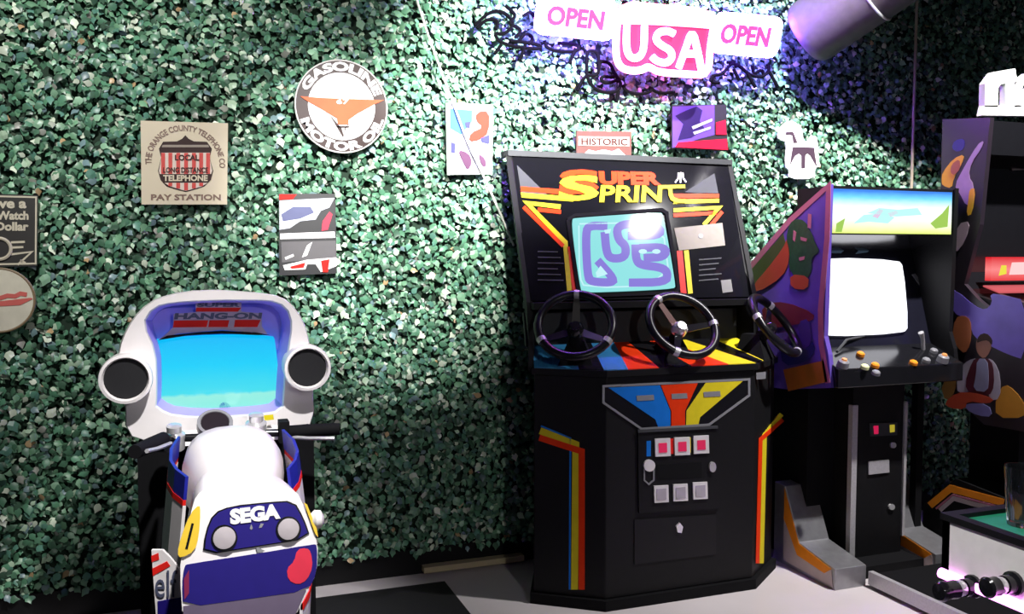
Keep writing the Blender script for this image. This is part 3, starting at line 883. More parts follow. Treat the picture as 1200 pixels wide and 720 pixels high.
# screen
SB_ = PY(3.03)
skyc = [(0, (.10, .75, .55)), (.10, (.20, .85, .75)), (.36, (.30, .85, .75)), (.39, (.05, .72, .85)), (.7, (.0, .62, .95)), (1, (.0, .50, .95))]
sco = decal('screen', SB_, [chaikin(Zb([(295, 630), (296, 600), (305, 470), (292, 290), (300, 275), (560, 258), (790, 262), (800, 285), (820, 480), (832, 585), (832, 625), (560, 635)]), 1)], emis('bike game screen', (0, .7, 1), 1.0, rough=.08, ramp=skyc), bk, th=.008)
decal('screen_lines', SB_, [Zb([(410, 365 + i * 24), (520, 362 + i * 24), (520, 368 + i * 24), (410, 371 + i * 24)]) for i in range(4)], emis('screen line', (.2, .85, 1), 1), sco, off=.008, th=.0006)
decal('screen_bike', SB_, [Zb(chaikin([(560, 580), (565, 555), (585, 540), (610, 555), (618, 582)], 1))], emis('screen bike', (.03, .2, .6), .8), sco, off=.008, th=.001)
decal('screen_bushes', SB_, [Zb([(440, 590), (455, 568), (480, 565), (490, 588)]), Zb([(700, 580), (720, 562), (750, 565), (760, 578)])], emis('screen bush', (.1, .7, .3), .9), sco, off=.008, th=.001)
# title plate
SCT = PY(3.02)
Zt = zoomer(180, 340, 7.5)
tp = decal('title_plate', SCT, [Zt([(40, 440), (100, 395), (170, 330), (175, 210), (370, 195), (370, 110), (770, 110), (770, 190), (950, 205), (950, 320), (1000, 385), (600, 350), (200, 385)])], mat('lilac grey plate', (.5, .42, .5), .5), bk, off=0, th=.006)
letters('lettering', 'SUPER', SCT, Zt([(380, 148)])[0], Zt([(760, 148)])[0], Zt([(385, 112)])[0], mat('slate print', (.08, .09, .15), .4), tp, .05, off=.006)
decal('title_bar', SCT, [Zt([(375, 155), (770, 155), (740, 190), (370, 190)])], RED, tp, off=.006)
letters('lettering', 'HANG-ON', SCT, Zt([(180, 258)])[0], Zt([(945, 252)])[0], Zt([(190, 202)])[0], mat('slate print', (0, 0, 0)), tp, .05, off=.006)
decal('title_bar', SCT, [Zt([(180, 268), (480, 265), (465, 325), (170, 328)]), Zt([(490, 265), (665, 265), (650, 325), (480, 325)]), Zt([(715, 262), (940, 262), (910, 325), (705, 325)])], RED, tp, off=.006)
decal('screen_hood', SCT, [Zt([(40, 440), (120, 400), (400, 370), (600, 358), (900, 372), (1020, 395), (900, 395), (600, 382), (300, 398)])], BLACKM, tp, off=.004, th=.006)
# speakers
for (cx, cy, rx, ry, hx) in ((147, 445, 30, 31, 22.5), (361, 432, 27.5, 29.5, 20)):
    c = PY(2.83).at(cx, cy)
    r = rx / FPX * (c - CAM).dot(fw)
    ax = Vector((.0, .115, 0))
    s = obj('speaker_pod', MB().lathe(c, ax, [(r * .80, 0.12), (r * .86, .0), (r * .97, .02), (r, .15), (r * .95, 1)], 32, False), BWHITE, bk, smooth=True)
    obj('speaker_grille', MB().lathe(c + ax * .14, ax * -.03, [(r * .82, 0), (r * .76, 1), (0, 1.2)], 28, False), mat('speaker mesh', (.006, .006, .008), .9, var=.5, scale=300), s)
    obj('speaker_bracket', MB().prism([c + Vector((0, .05, -r * .7)), c + Vector((0, .05, r * .55)), c + Vector((.05 if cx < 250 else -.03, .09, r * .5)), c + Vector((.05 if cx < 250 else -.03, .09, -r * .9))], (0, .05, 0)), BWHITE, s)
# body
def body_ring(yy, cx, hw, z0, z1, e=2.6, n=28):
    out = []
    for k in range(n):
        a = 2 * math.pi * k / n
        ca, sa = math.cos(a), math.sin(a)
        out.append(Vector((cx + hw * math.copysign(abs(ca) ** (2 / e), ca), yy, (z0 + z1) / 2 + (z1 - z0) / 2 * math.copysign(abs(sa) ** (2 / e), sa))))
    return out
BX = .12
obj('tank', MB().loft([body_ring(2.46, BX + .01, .075, .56, .715, 2.2), body_ring(2.50, BX + .008, .095, .55, .745, 2.3), body_ring(2.57, BX + .005, .122, .55, .785, 2.4), body_ring(2.66, BX, .142, .55, .812, 2.6), body_ring(2.74, BX, .135, .57, .816, 2.6), body_ring(2.79, BX, .11, .6, .80, 2.4), body_ring(2.81, BX, .05, .66, .76, 2)]), BWHITE, bk, smooth=True)
obj('seat', MB().loft([body_ring(2.24, BX + .02, .10, .56, .745), body_ring(2.34, BX + .02, .105, .54, .735), body_ring(2.45, BX + .012, .092, .54, .722), body_ring(2.52, BX + .01, .095, .55, .73)]), BWHITE, bk, smooth=True)
# tail cowl: rear outline carried forward
TPN = Plane((BX, 2.155, .55), (0, -.965, .26))
Zq = zoomer(100, 500, 3.2735)
tail = chaikin(Zq([(425, 262), (470, 236), (700, 222), (805, 236), (850, 330), (893, 440), (890, 560), (850, 640), (800, 740), (375, 760), (362, 560), (372, 470), (405, 330)]), 1)
t0 = [TPN.at(*p) for p in tail]
tc_ = sum(t0, Vector()) / len(t0)
t1 = [Vector((tc_.x + (p.x - tc_.x) * .96 - .004, p.y + .14, max(.19, p.z - .01))) for p in t0]
t2 = [Vector((tc_.x + (p.x - tc_.x) * .80 - .012, p.y + .30, max(.19, tc_.z + (p.z - tc_.z) * .9 - .02))) for p in t0]
t3 = [Vector((tc_.x + (p.x - tc_.x) * .62 - .02, p.y + .46, max(.19, tc_.z + (p.z - tc_.z) * .75 - .02))) for p in t0]
obj('tail_cowl', MB().loft([[p + TPN.n * -.012 + (tc_ - p) * -.0 for p in t0], t1, t2, t3]).add([], []), BWHITE, bk, smooth=True)
rim = [TPN.at(*p) for p in tail]
tailp = decal('tail_panel', TPN, [tail], BWHITE, bk, off=-.013, th=.010)
ub = Zq([(490, 332), (560, 305), (700, 290), (800, 284), (838, 350), (866, 430), (660, 462), (450, 496), (458, 410)])
decal('panel_outline', TPN, [chaikin(ub, 1)], BLACKG, tailp, off=-.003, th=.004)
blue = decal('blue_panel', TPN, [[(c0 + (p[0] - c0) * .965, c1 + (p[1] - c1) * .94) for c0, c1 in [(300, 618)] for p in chaikin(ub, 1)]], NAVY, tailp, off=.001, th=.003)
letters('lettering', 'SEGA', TPN, Zq([(556, 378)])[0], Zq([(748, 354)])[0], Zq([(553, 318)])[0], WHITE, blue, .06, off=.004, th=.003)
decal('lower_blue_panel', TPN, [chaikin(Zq([(380, 535), (395, 528), (650, 490), (875, 452), (890, 455), (888, 560), (855, 630), (640, 660), (376, 696), (372, 600)]), 1)], NAVY, tailp, off=-.003, th=.004)
decal('lower_grey_panel', TPN, [Zq([(376, 690), (640, 658), (848, 628), (800, 735), (376, 755)])], mat('mauve grey panel', (.12, .09, .15), .5), tailp, off=-.003, th=.003)
decal('panel_groove', TPN, [Zq([(655, 465), (662, 464), (690, 478), (672, 484), (660, 484)])], GREY, tailp, off=.001)
decal('red_flash', TPN, [chaikin(Zq([(812, 472), (848, 466), (865, 480), (872, 540), (850, 590), (815, 608), (778, 590), (772, 545), (800, 520)]), 1)], mat('crimson print', (.65, .015, .05), .4), tailp, off=.001)
decal('red_flash', TPN, [Zq([(378, 585), (398, 550), (398, 640), (380, 665)])], mat('dark crimson print', (.2, .01, .06), .4), tailp, off=.001)
for (cx, cy, r) in ((533, 428, 50), (778, 394, 48)):
    g = decal('tail_lamp_bezel', TPN, [Zq(circle_px(cx, cy, r, r + 1, 28))], BLACKG, tailp, off=.002, th=.006)
    c = TPN.at(*Zq([(cx, cy)])[0], .008)
    rr = r * .84 / 3.2735 / FPX * (c - CAM).dot(fw)
    obj('tail_lamp', MB().lathe(c, TPN.n * .012, [(0, 0), (rr, 0), (rr * .98, .25), (rr * .7, .38), (0, .45)], 26, False), mat('frosted lamp', (.42, .38, .4), .5, spec=.2), tailp, smooth=True)
decal('tail_emblem', TPN, [Zq([(630, 392), (636, 375), (642, 390), (637, 397)]), Zq([(665, 390), (672, 372), (684, 374), (676, 388)])], GREY, tailp, off=.004)
# number boards on the flanks of the tail
nb = decal('number_board', TPN, [chaikin(Zq([(402, 335), (438, 298), (442, 330), (436, 420), (420, 478), (366, 506), (352, 488), (368, 420)]), 1)], mat('yellow plastic', (.75, .5, .03), .4), bk, off=-.004, th=.008)
line('numeral', TPN, [Zq([(412, 372), (388, 470)])], 3, BLACKM, nb, off=.004)
decal('number_board', TPN, [Zq([(838, 292), (850, 300), (888, 395), (892, 425), (880, 410)])], mat('yellow plastic', (0, 0, 0)), bk, off=-.004, th=.008)
# side fairings: curved blades either side of the tank
for sx in (-1, 1):
    def blade(zs, mtl, nm, par, extra=0.0):
        mb = MB()
        rings_ = []
        for (yy, a) in ((2.40, .160), (2.46, .185), (2.53, .200), (2.62, .20), (2.72, .18)):
            rings_.append((yy, a + extra))
        for k in range(len(rings_) - 1):
            (ya, aa), (yb, ab) = rings_[k], rings_[k + 1]
            for j in range(len(zs) - 1):
                za, zb = zs[j], zs[j + 1]
                def X_(a, zz):
                    return BX + sx * (a - .10 * max(0, zz - .55) - .05 * max(0, .45 - zz))
                lift = lambda yy, zz: zz - .10 + (yy - 2.34) * .14
                P_ = [Vector((X_(aa, za), ya, lift(ya, za))), Vector((X_(ab, za), yb, lift(yb, za))), Vector((X_(ab, zb), yb, lift(yb, zb))), Vector((X_(aa, zb), ya, lift(ya, zb)))]
                mb.prism(P_, (-sx * .008, 0, 0))
        return obj(nm, mb, mtl, par)
    fa = blade([.20, .34, .46, .60, .77], BWHITE, 'side_fairing', bk)
    blade([.785, .81, .845], mat('royal blue plastic', (.015, .02, .3), .35), 'fairing_top', fa)
    blade([.77, .785], RED, 'fairing_stripe', fa, .001)
    blade([.455, .475], RED, 'fairing_stripe', fa, .002)
    blade([.20, .30], NAVY, 'fairing_base', fa, .002)
    if sx < 0:
        ep = Plane((BX - .13, 2.34, .36), (-.25, -.97, 0))
        fe = decal('fairing_end', ep, [Zq([(258, 470), (300, 470), (330, 500), (366, 545), (372, 720), (380, 780), (280, 780), (264, 560)])], BWHITE, bk, off=0, th=.01)
        decal('fairing_stripe', ep, [Zq([(262, 540), (318, 512), (330, 530), (264, 568)]), Zq([(258, 492), (285, 480), (288, 505), (260, 515)])], RED, fe, off=.01)
        letters('lettering', 'elf', ep, Zq([(274, 650)])[0], Zq([(358, 650)])[0], Zq([(274, 545)])[0], mat('slate print', (.08, .09, .15), .4), fe, .0, off=.0115)
        decal('fairing_base', ep, [Zq([(282, 665), (372, 650), (378, 778), (284, 778)])], NAVY, fe, off=.01)
obj('inner_frame', MB().box(BX - .085, BX + .085, 2.30, 2.80, .17, .60), mat('dark frame', (.03, .03, .035), .5), bk)
# dash, handlebar
dash = obj('dash_panel', MB().prism([(BX - .155, 2.86, .74), (BX + .17, 2.86, .74), (BX + .17, 2.92, .80), (BX - .155, 2.92, .80)], (0, .03, .012)), BWHITE, bk)
def gauge(px, py, y_, r, m0, m1, nm):
    c = PY(y_).at(px, py)
    n = Vector((.04, -.62, .78)).normalized()
    g = obj(nm, MB().lathe(c - n * .03, n * .035, [(r * .9, 0), (r, .2), (r, 1), (r * .82, 1), (r * .8, .9), (0, .9)], 24, False), m0, bk, smooth=True)
    obj('dial_face', MB().lathe(c, n * .004, [(0, 0), (r * .8, 0), (r * .78, 1), (0, 1)], 22, False), m1, g)
    return g
gauge(252, 496, 2.80, .052, GREY, mat('dial black', (.02, .015, .02), .2), 'tachometer')
for px, py in ((204, 503), (300, 490)):
    c = PY(2.80).at(px, py)
    obj('fork_cap', MB().lathe(c - Vector((0, -.01, .06)), Vector((0, -.02, .075)), [(.03, 0), (.032, .6), (.022, .7), (.022, .95), (.014, 1), (0, 1)], 18, False), CHROME, bk, smooth=True)
decal('warning_label', PY(2.87), [[(309, 487), (320, 486), (321, 492), (310, 493)]], YELLOW, bk)
pR, pL = PY(2.80).at(305, 508), PY(2.80).at(205, 512)
rb = obj('handlebar', MB().tube([PY(2.62).at(178, 522), PY(2.68).at(192, 513), pL + Vector((0, .0, -.005)), PY(2.80).at(255, 512), pR, PY(2.80).at(340, 507)], .012, 10), BLACKG, bk, smooth=True)
obj('grip', MB().tube([PY(2.80).at(328, 507), PY(2.78).at(360, 505), PY(2.76).at(398, 503)], [.019, .021, .019], 12), BLACKM, rb, smooth=True)
obj('grip', MB().tube([PY(2.68).at(192, 514), PY(2.62).at(178, 521), PY(2.52).at(158, 530)], [.019, .021, .019], 12), BLACKM, rb, smooth=True)
obj('brake_lever', MB().tube([PY(2.80).at(335, 512), PY(2.74).at(360, 514), PY(2.72).at(392, 514)], .006, 6), STEEL, rb, smooth=True)
obj('brake_lever', MB().tube([PY(2.66).at(200, 520), PY(2.58).at(185, 526), PY(2.5).at(172, 529)], .006, 6), STEEL, rb, smooth=True)
obj('lever_clamp', MB().box(pR.x + .055, pR.x + .085, 2.77, 2.83, pR.z - .03, pR.z + .035), BLACKM, rb)
c = PY(2.2).at(372, 609)
obj('turn_signal', MB().lathe(c - Vector((.02, 0, 0)), Vector((.035, 0, 0)), [(.012, 0), (.024, .4), (.022, .8), (.01, 1), (0, 1)], 16, False), WHITEP, bk, smooth=True)

# ================================================================ GAME TABLE AT THE RIGHT
tx, ty, tz = 1.53, 1.455, .75
gt = thing('game_table', 'white-sided game table with green top, black handles and magenta light', 'table', (2.05, 1.0, 0))
obj('side_panel', MB().box(tx, tx + .02, .35, ty, .64, tz), WHITEP, gt)
obj('end_panel', MB().box(tx, 2.6, ty - .02, ty, .64, tz), WHITEP, gt)
obj('top_rim', MB().box(tx - .004, tx + .022, .35, ty + .004, tz, tz + .014).box(tx + .022, 2.6, ty - .022, ty + .004, tz, tz + .014), BLACK, gt)
obj('playing_field', MB().box(tx + .022, 2.6, .35, ty - .022, tz - .012, tz + .004), mat('green felt', (.01, .22, .11), .6, var=.3), gt)
for xx, yy in ((1.95, 1.2), (1.95, .5), (2.5, 1.2), (2.5, .5)):
    obj('leg', MB().box(xx, xx + .06, yy, yy + .06, 0, .65), BLACKM, gt)
obj('lamp_tube', MB().cyl((tx - .006, .35, .634), (tx - .006, ty - .005, .634), .011), emis('magenta light tube', (2.6, .75, 2.6), 1.6), gt, smooth=True)
for yy, zz, ln in ((1.37, .632, .05), (1.275, .672, .03)):
    r = obj('rod', MB().cyl((tx + .3, yy, zz), (tx - .06, yy, zz), .008), CHROME, gt, smooth=True)
    obj('bearing', MB().lathe((tx + .002, yy, zz), (-.03, 0, 0), [(.024, 0), (.024, .3), (.018, .4), (.018, 1), (.01, 1)], 16, False), BLACKG, r, smooth=True)
    obj('collar', MB().lathe((tx - .032, yy, zz), (-.014, 0, 0), [(.016, 0), (.017, .5), (.013, 1), (.008, 1)], 16, False), CHROME, r, smooth=True)
    obj('handle', MB().lathe((tx - .045, yy, zz), (-ln, 0, 0), [(.012, 0), (.019, .1), (.018, .5), (.021, .85), (.017, 1), (0, 1.02)], 16, False), BLACKG, r, smooth=True)
# drinking glass
GL = bpy.data.materials.new('clear glass')
GL.use_nodes = True
gb = GL.node_tree.nodes['Principled BSDF']
gb.inputs['Base Color'].default_value = (.9, .95, .97, 1)
gb.inputs['Transmission Weight'].default_value = 1
gb.inputs['Roughness'].default_value = .04
gb.inputs['IOR'].default_value = 1.45
p = Plane((0, 0, tz + .004), (0, 0, 1)).at(1197, 616)
hgt = .125
mb = MB().lathe((p.x, p.y, tz + .0045), (0, 0, hgt), [(0, 0), (.026, 0), (.028, .02), (.036, 1), (.0335, 1), (.0255, .08), (0, .08)], 28, False)
tag(obj('drinking_glass', mb, GL, smooth=True), 'clear drinking glass standing on the green table top', 'glass')

# ================================================================ WALL SIGNS
SY_ = 3.478                                   # back of the signs, just proud of the leaves
SP_ = PY(SY_)
def plate(name, pix, m, label, cat, th=.012, group=None):
    t = thing(name, label, cat, tuple(SP_.at(sum(p[0] for p in pix) / len(pix), max(p[1] for p in pix))), group)
    o = decal('plate', SP_, [pix], m, t, off=0, th=th)
    return t, th
# telephone sign
t, th = plate('enamel_sign', [(165, 142), (267, 145), (266, 240), (166, 240)], CREAM, 'cream square telephone sign with a red and white striped shield', 'sign')
Zp = zoomer(160, 135, 6.548)
PP = lambda n_, polys, m, off=.0005, t_=None, z=Zp: decal(n_, SP_, [z(q_) for q_ in polys], m, t_ or t, off=th + off)
shield = [(375, 158), (400, 185), (440, 205), (540, 208), (578, 262), (560, 330), (588, 430), (570, 500), (520, 550), (440, 575), (378, 592), (310, 575), (230, 550), (185, 500), (165, 430), (190, 330), (172, 262), (205, 208), (310, 205), (350, 185)]
PP('shield', [shield], DBROWN)
PP('shield_field', [[(190, 292), (562, 292), (560, 330), (580, 430), (572, 455), (178, 455), (172, 430), (192, 330)], [(215, 522), (545, 522), (500, 550), (378, 585), (260, 550)]], mat('shield white', (.7, .58, .5), .4), off=.002)
PP('shield_stripe', [[(x_ - 15, 294), (x_ + 15, 294), (x_ + 15, 454), (x_ - 15, 454)] for x_ in (205, 260, 320, 380, 440, 495, 548)] + [[(x_ - 15, 523), (x_ + 15, 523), (x_ + 15, b_), (x_ - 15, b_)] for x_, b_ in ((260, 548), (320, 565), (380, 580), (440, 565), (495, 548))], mat('shield red', (.6, .05, .04), .4), off=.0035)
PP('shield_band', [[(200, 232), (550, 232), (556, 250), (194, 250)]], mat('taupe print', (.3, .25, .2), .5), off=.002)
def PT(body, a, b, h, m, bold=.03, off=.005, t_=None, z=Zp):
    return letters('lettering', body, SP_, z([a])[0], z([b])[0], z([(a[0], a[1] - h)])[0], m, t_ or t, bold, off=th + off)
PT('LOCAL', (295, 352), (480, 352), 44, DBROWN)
PT('LONG DISTANCE', (205, 446), (548, 446), 42, DBROWN)
PT('TELEPHONE', (205, 510), (545, 510), 48, CREAM, .04)
PT('PAY STATION', (112, 655), (645, 655), 46, mat('brown lettering', (.2, .12, .09), .5), .03, .001)
c = SP_.at(*Zp([(378, 370)])[0])
rad = 300 / 6.548 / FPX * (c - CAM).dot(fw) / .94
obj('lettering', put_text(MB(), 'THE ORANGE COUNTY TELEPHONE CO', arc_fn(c, Vector((1, 0, 0)), Vector((0, 0, 1)), SP_.n, rad * .76, rad * .90, 184, -6, th + .001), .02), mat('brown lettering', (0, 0, 0)), t)
# gasoline sign
cpx, cpy = 400, 125.5
t = thing('enamel_sign', 'round gasoline and motor oil sign with an orange winged emblem', 'sign', tuple(SP_.at(400, 182)))
c = SP_.at(cpx, cpy)
R = (SP_.at(453, 125) - SP_.at(347, 125)).length / 2 * 1.0
EX, EZ = Vector((1, 0, 0)), Vector((0, 0, 1))
Rz = (SP_.at(400, 70) - SP_.at(400, 182)).length / 2
R = (R + Rz) / 2
obj('plate', MB().lathe(c, SP_.n * .012, [(0, 0), (R, 0), (R, 1), (0, 1)], 64, False), mat('dark brown enamel', (.04, .02, .018), .35, spec=.2), t)
obj('inner_disc', MB().lathe(c + SP_.n * .0122, SP_.n * .0015, [(0, 0), (R * .72, 0), (R * .72, 1), (0, 1)], 48, False), WHITE, t)
obj('rim', MB().torus(c + SP_.n * .012, SP_.n, R * .985, .003, 64, 6), mat('white enamel rim', (.7, .68, .64), .4), t)
obj('lettering', put_text(MB(), 'GASOLINE', arc_fn(c, EX, EZ, SP_.n, R * .75, R * .95, 158, 20, .0125, .0015), .05), WHITE, t)
obj('lettering', put_text(MB(), 'MOTOR OIL', arc_fn(c, EX, EZ, SP_.n, R * .95, R * .75, 200, 345, .0125, .0015), .05), WHITE, t)
Zg = zoomer(340, 60, 5.54)
GP = lambda n_, polys, m, off: decal(n_, SP_, [Zg(q_) for q_ in polys], m, t, off=.012 + off)
GP('emblem', [[(62, 297), (200, 308), (345, 314), (470, 318), (605, 322), (540, 350), (430, 410), (375, 450), (372, 480), (305, 480), (300, 440), (200, 380), (110, 330)]], mat('orange enamel', (.7, .13, .05), .4, spec=.12), .003)
GP('emblem_tail', [[(255, 420), (330, 505), (345, 555), (335, 558), (290, 480)], [(410, 430), (350, 505), (340, 555), (360, 500)], [(300, 490), (380, 490), (378, 500), (302, 500)]], DBROWN, .003)
letters('lettering', '67', SP_, Zg([(295, 348)])[0], Zg([(375, 350)])[0], Zg([(297, 315)])[0], WHITE, t, .03, off=.0165)
# dark sign cut by the frame
t, th = plate('enamel_sign', [(-60, 226), (45, 229), (44, 312), (-60, 314)], mat('charcoal enamel', (.03, .028, .026), .4), 'dark rectangular sign with cream lettering about a watch', 'sign')
Zs = zoomer(0, 200, 3.275)
CRL = mat('cream lettering', (.6, .55, .42), .5)
line('border', SP_, [[(-60, 229), (43, 231.5), (42.5, 309), (-60, 311)]], 2, CRL, t, off=th)
for body, x0_, x1_, yb, h_ in (('ve a', -4, 104, 146, 28), ('Watch', -10, 112, 190, 34), ('Dollar', -14, 112, 232, 34)):
    letters('lettering', body, SP_, Zs([(x0_, yb)])[0], Zs([(x1_, yb)])[0], Zs([(x0_, yb - h_)])[0], CRL, t, .04, off=th + .0005)
obj('watch_picture', MB().torus(SP_.at(*Zs([(0, 300)])[0], th + .004), SP_.n, .036, .006, 24, 6), CRL, t)
line('price_mark', SP_, [Zs([(45, 276), (98, 274)]), Zs([(45, 296), (92, 294)]), Zs([(45, 322), (125, 312), (70, 362)]), Zs([(80, 345), (100, 355)])], 2.5, CRL, t, off=th + .0005)
# round cream sign below
t = thing('enamel_sign', 'round cream sign with a red banner below the dark watch sign', 'sign', tuple(SP_.at(0, 394)))
SPf = PY(3.462)
c = SPf.at(-1, 352)
R = (SPf.at(42, 352) - c).length
obj('plate', MB().lathe(c - SPf.n * .008, SPf.n * .016, [(0, 0), (R, 0), (R * .98, 1), (0, 1)], 56, False), mat('aged cream enamel', (.66, .62, .5), .5, var=.25, scale=18), t)
obj('rim', MB().torus(c + SPf.n * .006, SPf.n, R * .97, .004, 56, 6), mat('brown rim', (.25, .18, .1), .5), t)
decal('banner', SPf, [Zs([(-60, 508), (120, 488), (128, 492), (80, 516), (-60, 524)])], mat('faded red', (.6, .12, .1), .5), t, off=.009)
letters('lettering', 'MARVELS', SPf, Zs([(-90, 505)])[0], Zs([(100, 482)])[0], Zs([(-90, 472)])[0], mat('faded red', (0, 0, 0)), t, .04, off=.009) if False else line('banner_script', SPf, [Zs([(-60, 500), (0, 490), (30, 480), (60, 482), (80, 472), (105, 476)])], 5, mat('faded red', (0, 0, 0)), t, off=.009)
# racing poster
Zr = zoomer(150, 50, 2.482)
t, th = plate('racing_poster', Zr([(438, 440), (602, 440), (607, 672), (440, 678)]), mat('poster black', (.02, .02, .022), .35), 'black poster with racing car pictures below the round gasoline sign', 'poster', .006)
PR = lambda n_, polys, m, off=.0005: decal(n_, SP_, [Zr(q_) for q_ in polys], m, t, off=th + off)
PR('print', [[(440, 460), (600, 452), (585, 480), (560, 490), (545, 515), (500, 520), (470, 540), (440, 545)]], mat('pale grey print', (.55, .58, .65), .5))
PR('print', [[(440, 442), (490, 442), (480, 455), (440, 458)]], RED, .001)
PR('print', [[(445, 500), (480, 478), (530, 478), (540, 495), (500, 512), (450, 520)]], mat('slate blue print', (.08, .09, .2), .5), .002)
PR('print', [[(565, 520), (585, 492), (594, 500), (580, 545), (562, 548)]], mat('crimson print', (0, 0, 0)), .002)
PR('print', [[(442, 556), (600, 550), (602, 568), (442, 572)]], WHITE)
PR('print', [[(445, 580), (603, 576), (605, 625), (447, 640)]], mat('charcoal print', (.09, .085, .09), .5))
PR('print', [[(520, 590), (535, 580), (520, 620), (505, 625)], [(455, 625), (480, 615), (482, 622), (458, 632)]], WHITE, .002)
PR('print', [[(450, 648), (520, 632), (605, 625), (606, 650), (560, 668), (545, 645), (520, 645), (515, 660), (455, 662)]], WHITE, .002)
PR('print', [[(470, 652), (515, 640), (510, 655), (475, 658)], [(560, 635), (585, 630), (580, 668), (565, 668)]], RED, .0035)
# white framed poster
Zw = zoomer(500, 100, 4.615)
t, th = plate('framed_poster', Zw([(100, 98), (352, 108), (348, 482), (108, 486)]), WHITEP, 'white framed poster with a bright red and blue picture, crossed by the cord', 'poster', .014)
PW_ = lambda n_, polys, m, off=.0005: decal(n_, SP_, [Zw(q_) for q_ in polys], m, t, off=th + off)
PW_('print', [[(118, 122), (336, 132), (330, 460), (124, 455)]], mat('pale lilac print', (.36, .36, .46), .5, spec=.1))
PW_('print', [[(120, 130), (240, 140), (238, 200), (180, 270), (120, 235)]], mat('sky blue print', (.04, .12, .4), .5, spec=.1), .002)
PW_('print', [chaikin([(260, 150), (332, 140), (330, 260), (280, 300), (220, 310), (230, 260), (300, 230), (260, 200)], 1)], mat('poster red', (.5, .03, .015), .5, spec=.1), .003)
PW_('print', [[(285, 290), (332, 270), (330, 320), (290, 310)], [(125, 310), (150, 320), (145, 370), (125, 365)], [(200, 205), (230, 200), (225, 235), (205, 230)]], mat('poster blue', (.04, .04, .4), .5, spec=.1), .004)
PW_('print', [chaikin([(160, 350), (220, 370), (240, 420), (215, 465), (190, 420)], 1), chaikin([(270, 370), (310, 400), (315, 445), (290, 440)], 1)], mat('poster plum', (.08, .03, .07), .5, spec=.1), .004)
# historic route sign
Zh = zoomer(540, 0, 3.158)
t, th = plate('route_sign', Zh([(425, 486), (628, 488), (628, 640), (425, 640)]), mat('brown route sign', (.11, .05, .045), .5, spec=.1), 'brown and white historic route sign behind the racing cabinet', 'sign', .008)
PH = lambda n_, polys, m, off=.0005: decal(n_, SP_, [Zh(q_) for q_ in polys], m, t, off=th + off)
PH('print', [[(432, 506), (620, 508), (620, 542), (432, 540)]], mat('dull white route print', (.4, .36, .33), .6, spec=.1))
letters('lettering', 'HISTORIC', SP_, Zh([(442, 538)])[0], Zh([(612, 540)])[0], Zh([(442, 512)])[0], mat('brown route print', (.05, .012, .01), .5, spec=.1), t, .02, off=th + .0025)
PH('shield', [[(435, 590), (470, 555), (495, 562), (525, 555), (555, 562), (580, 552), (620, 590), (620, 640), (435, 640)]], WHITE)
# purple and red album
t, th = plate('album_poster', Zh([(778, 390), (980, 388), (985, 560), (778, 550)]), mat('album black', (.015, .012, .02), .4), 'purple and red album sleeve hanging under the neon signs', 'poster', .006)
PA = lambda n_, polys, m, off=.0005: decal(n_, SP_, [Zh(q_) for q_ in polys], m, t, off=th + off)
PA('print', [[(780, 396), (935, 390), (935, 500), (880, 515), (780, 548)]], mat('album purple', (.10, .05, .32), .5, spec=.1))
PA('print', [[(790, 430), (830, 410), (870, 395), (890, 410), (880, 450), (900, 480), (850, 510), (800, 520), (820, 460)]], mat('album indigo', (.02, .01, .07), .5, spec=.1), .002)
PA('print', [[(850, 470), (925, 440), (925, 450), (855, 480)], [(855, 490), (920, 470), (920, 478), (860, 500)]], mat('pale lilac print', (0, 0, 0)), .0035)
PA('print', [[(800, 528), (980, 515), (984, 556), (790, 546)], [(940, 455), (975, 445), (978, 500), (940, 500)]], mat('album red', (.5, .008, .03), .5, spec=.1), .003)
# white animal cut-out sign
Za = zoomer(900, 140, 9)
out = chaikin([(100, 215), (95, 150), (140, 60), (215, 12), (290, 40), (345, 110), (360, 230), (410, 240), (440, 175), (500, 180), (510, 260), (520, 440), (545, 500), (480, 510), (480, 630), (210, 630), (215, 540), (170, 500), (190, 240)], 1)
t, th = plate('animal_sign', Za(out), WHITE, 'white cut-out sign with a dark long-necked animal figure', 'sign', .01)
PN = lambda n_, polys, m, off=.0005: decal(n_, SP_, [Za(q_) for q_ in polys], m, t, off=th + off)
PN('animal_print', [[(170, 140), (200, 135), (245, 130), (260, 160), (295, 250), (250, 250), (240, 175), (215, 165), (175, 168)], [(245, 292), (470, 300), (480, 380), (500, 500), (470, 460), (430, 385), (400, 362), (378, 380), (375, 515), (335, 520), (335, 380), (310, 362), (270, 385), (215, 490), (230, 380)]], mat('dark plum print', (.04, .02, .035), .5))

# cords
tag(obj('power_cable', MB().tube([PY(3.452).at(x_, y_) for x_, y_ in chaikin([(484, -14), (498, 30), (512, 70), (530, 118), (548, 168), (566, 205), (584, 245), (602, 288)], 1, False)], .0045, 6), mat('pale cord', (.55, .55, .5), .5), smooth=True), 'pale thin cable hanging diagonally down the ivy wall', 'cable')
tag(obj('wall_conduit', MB().tube([PY(3.47).at(1075, -20), PY(3.47).at(1072, 90), PY(3.47).at(1068, 225), PY(3.47).at(1066, 300)], .007, 8), mat('dull brass conduit', (.42, .36, .26), .4), smooth=True), 'thin pale vertical conduit on the ivy wall above the purple cabinet', 'conduit')

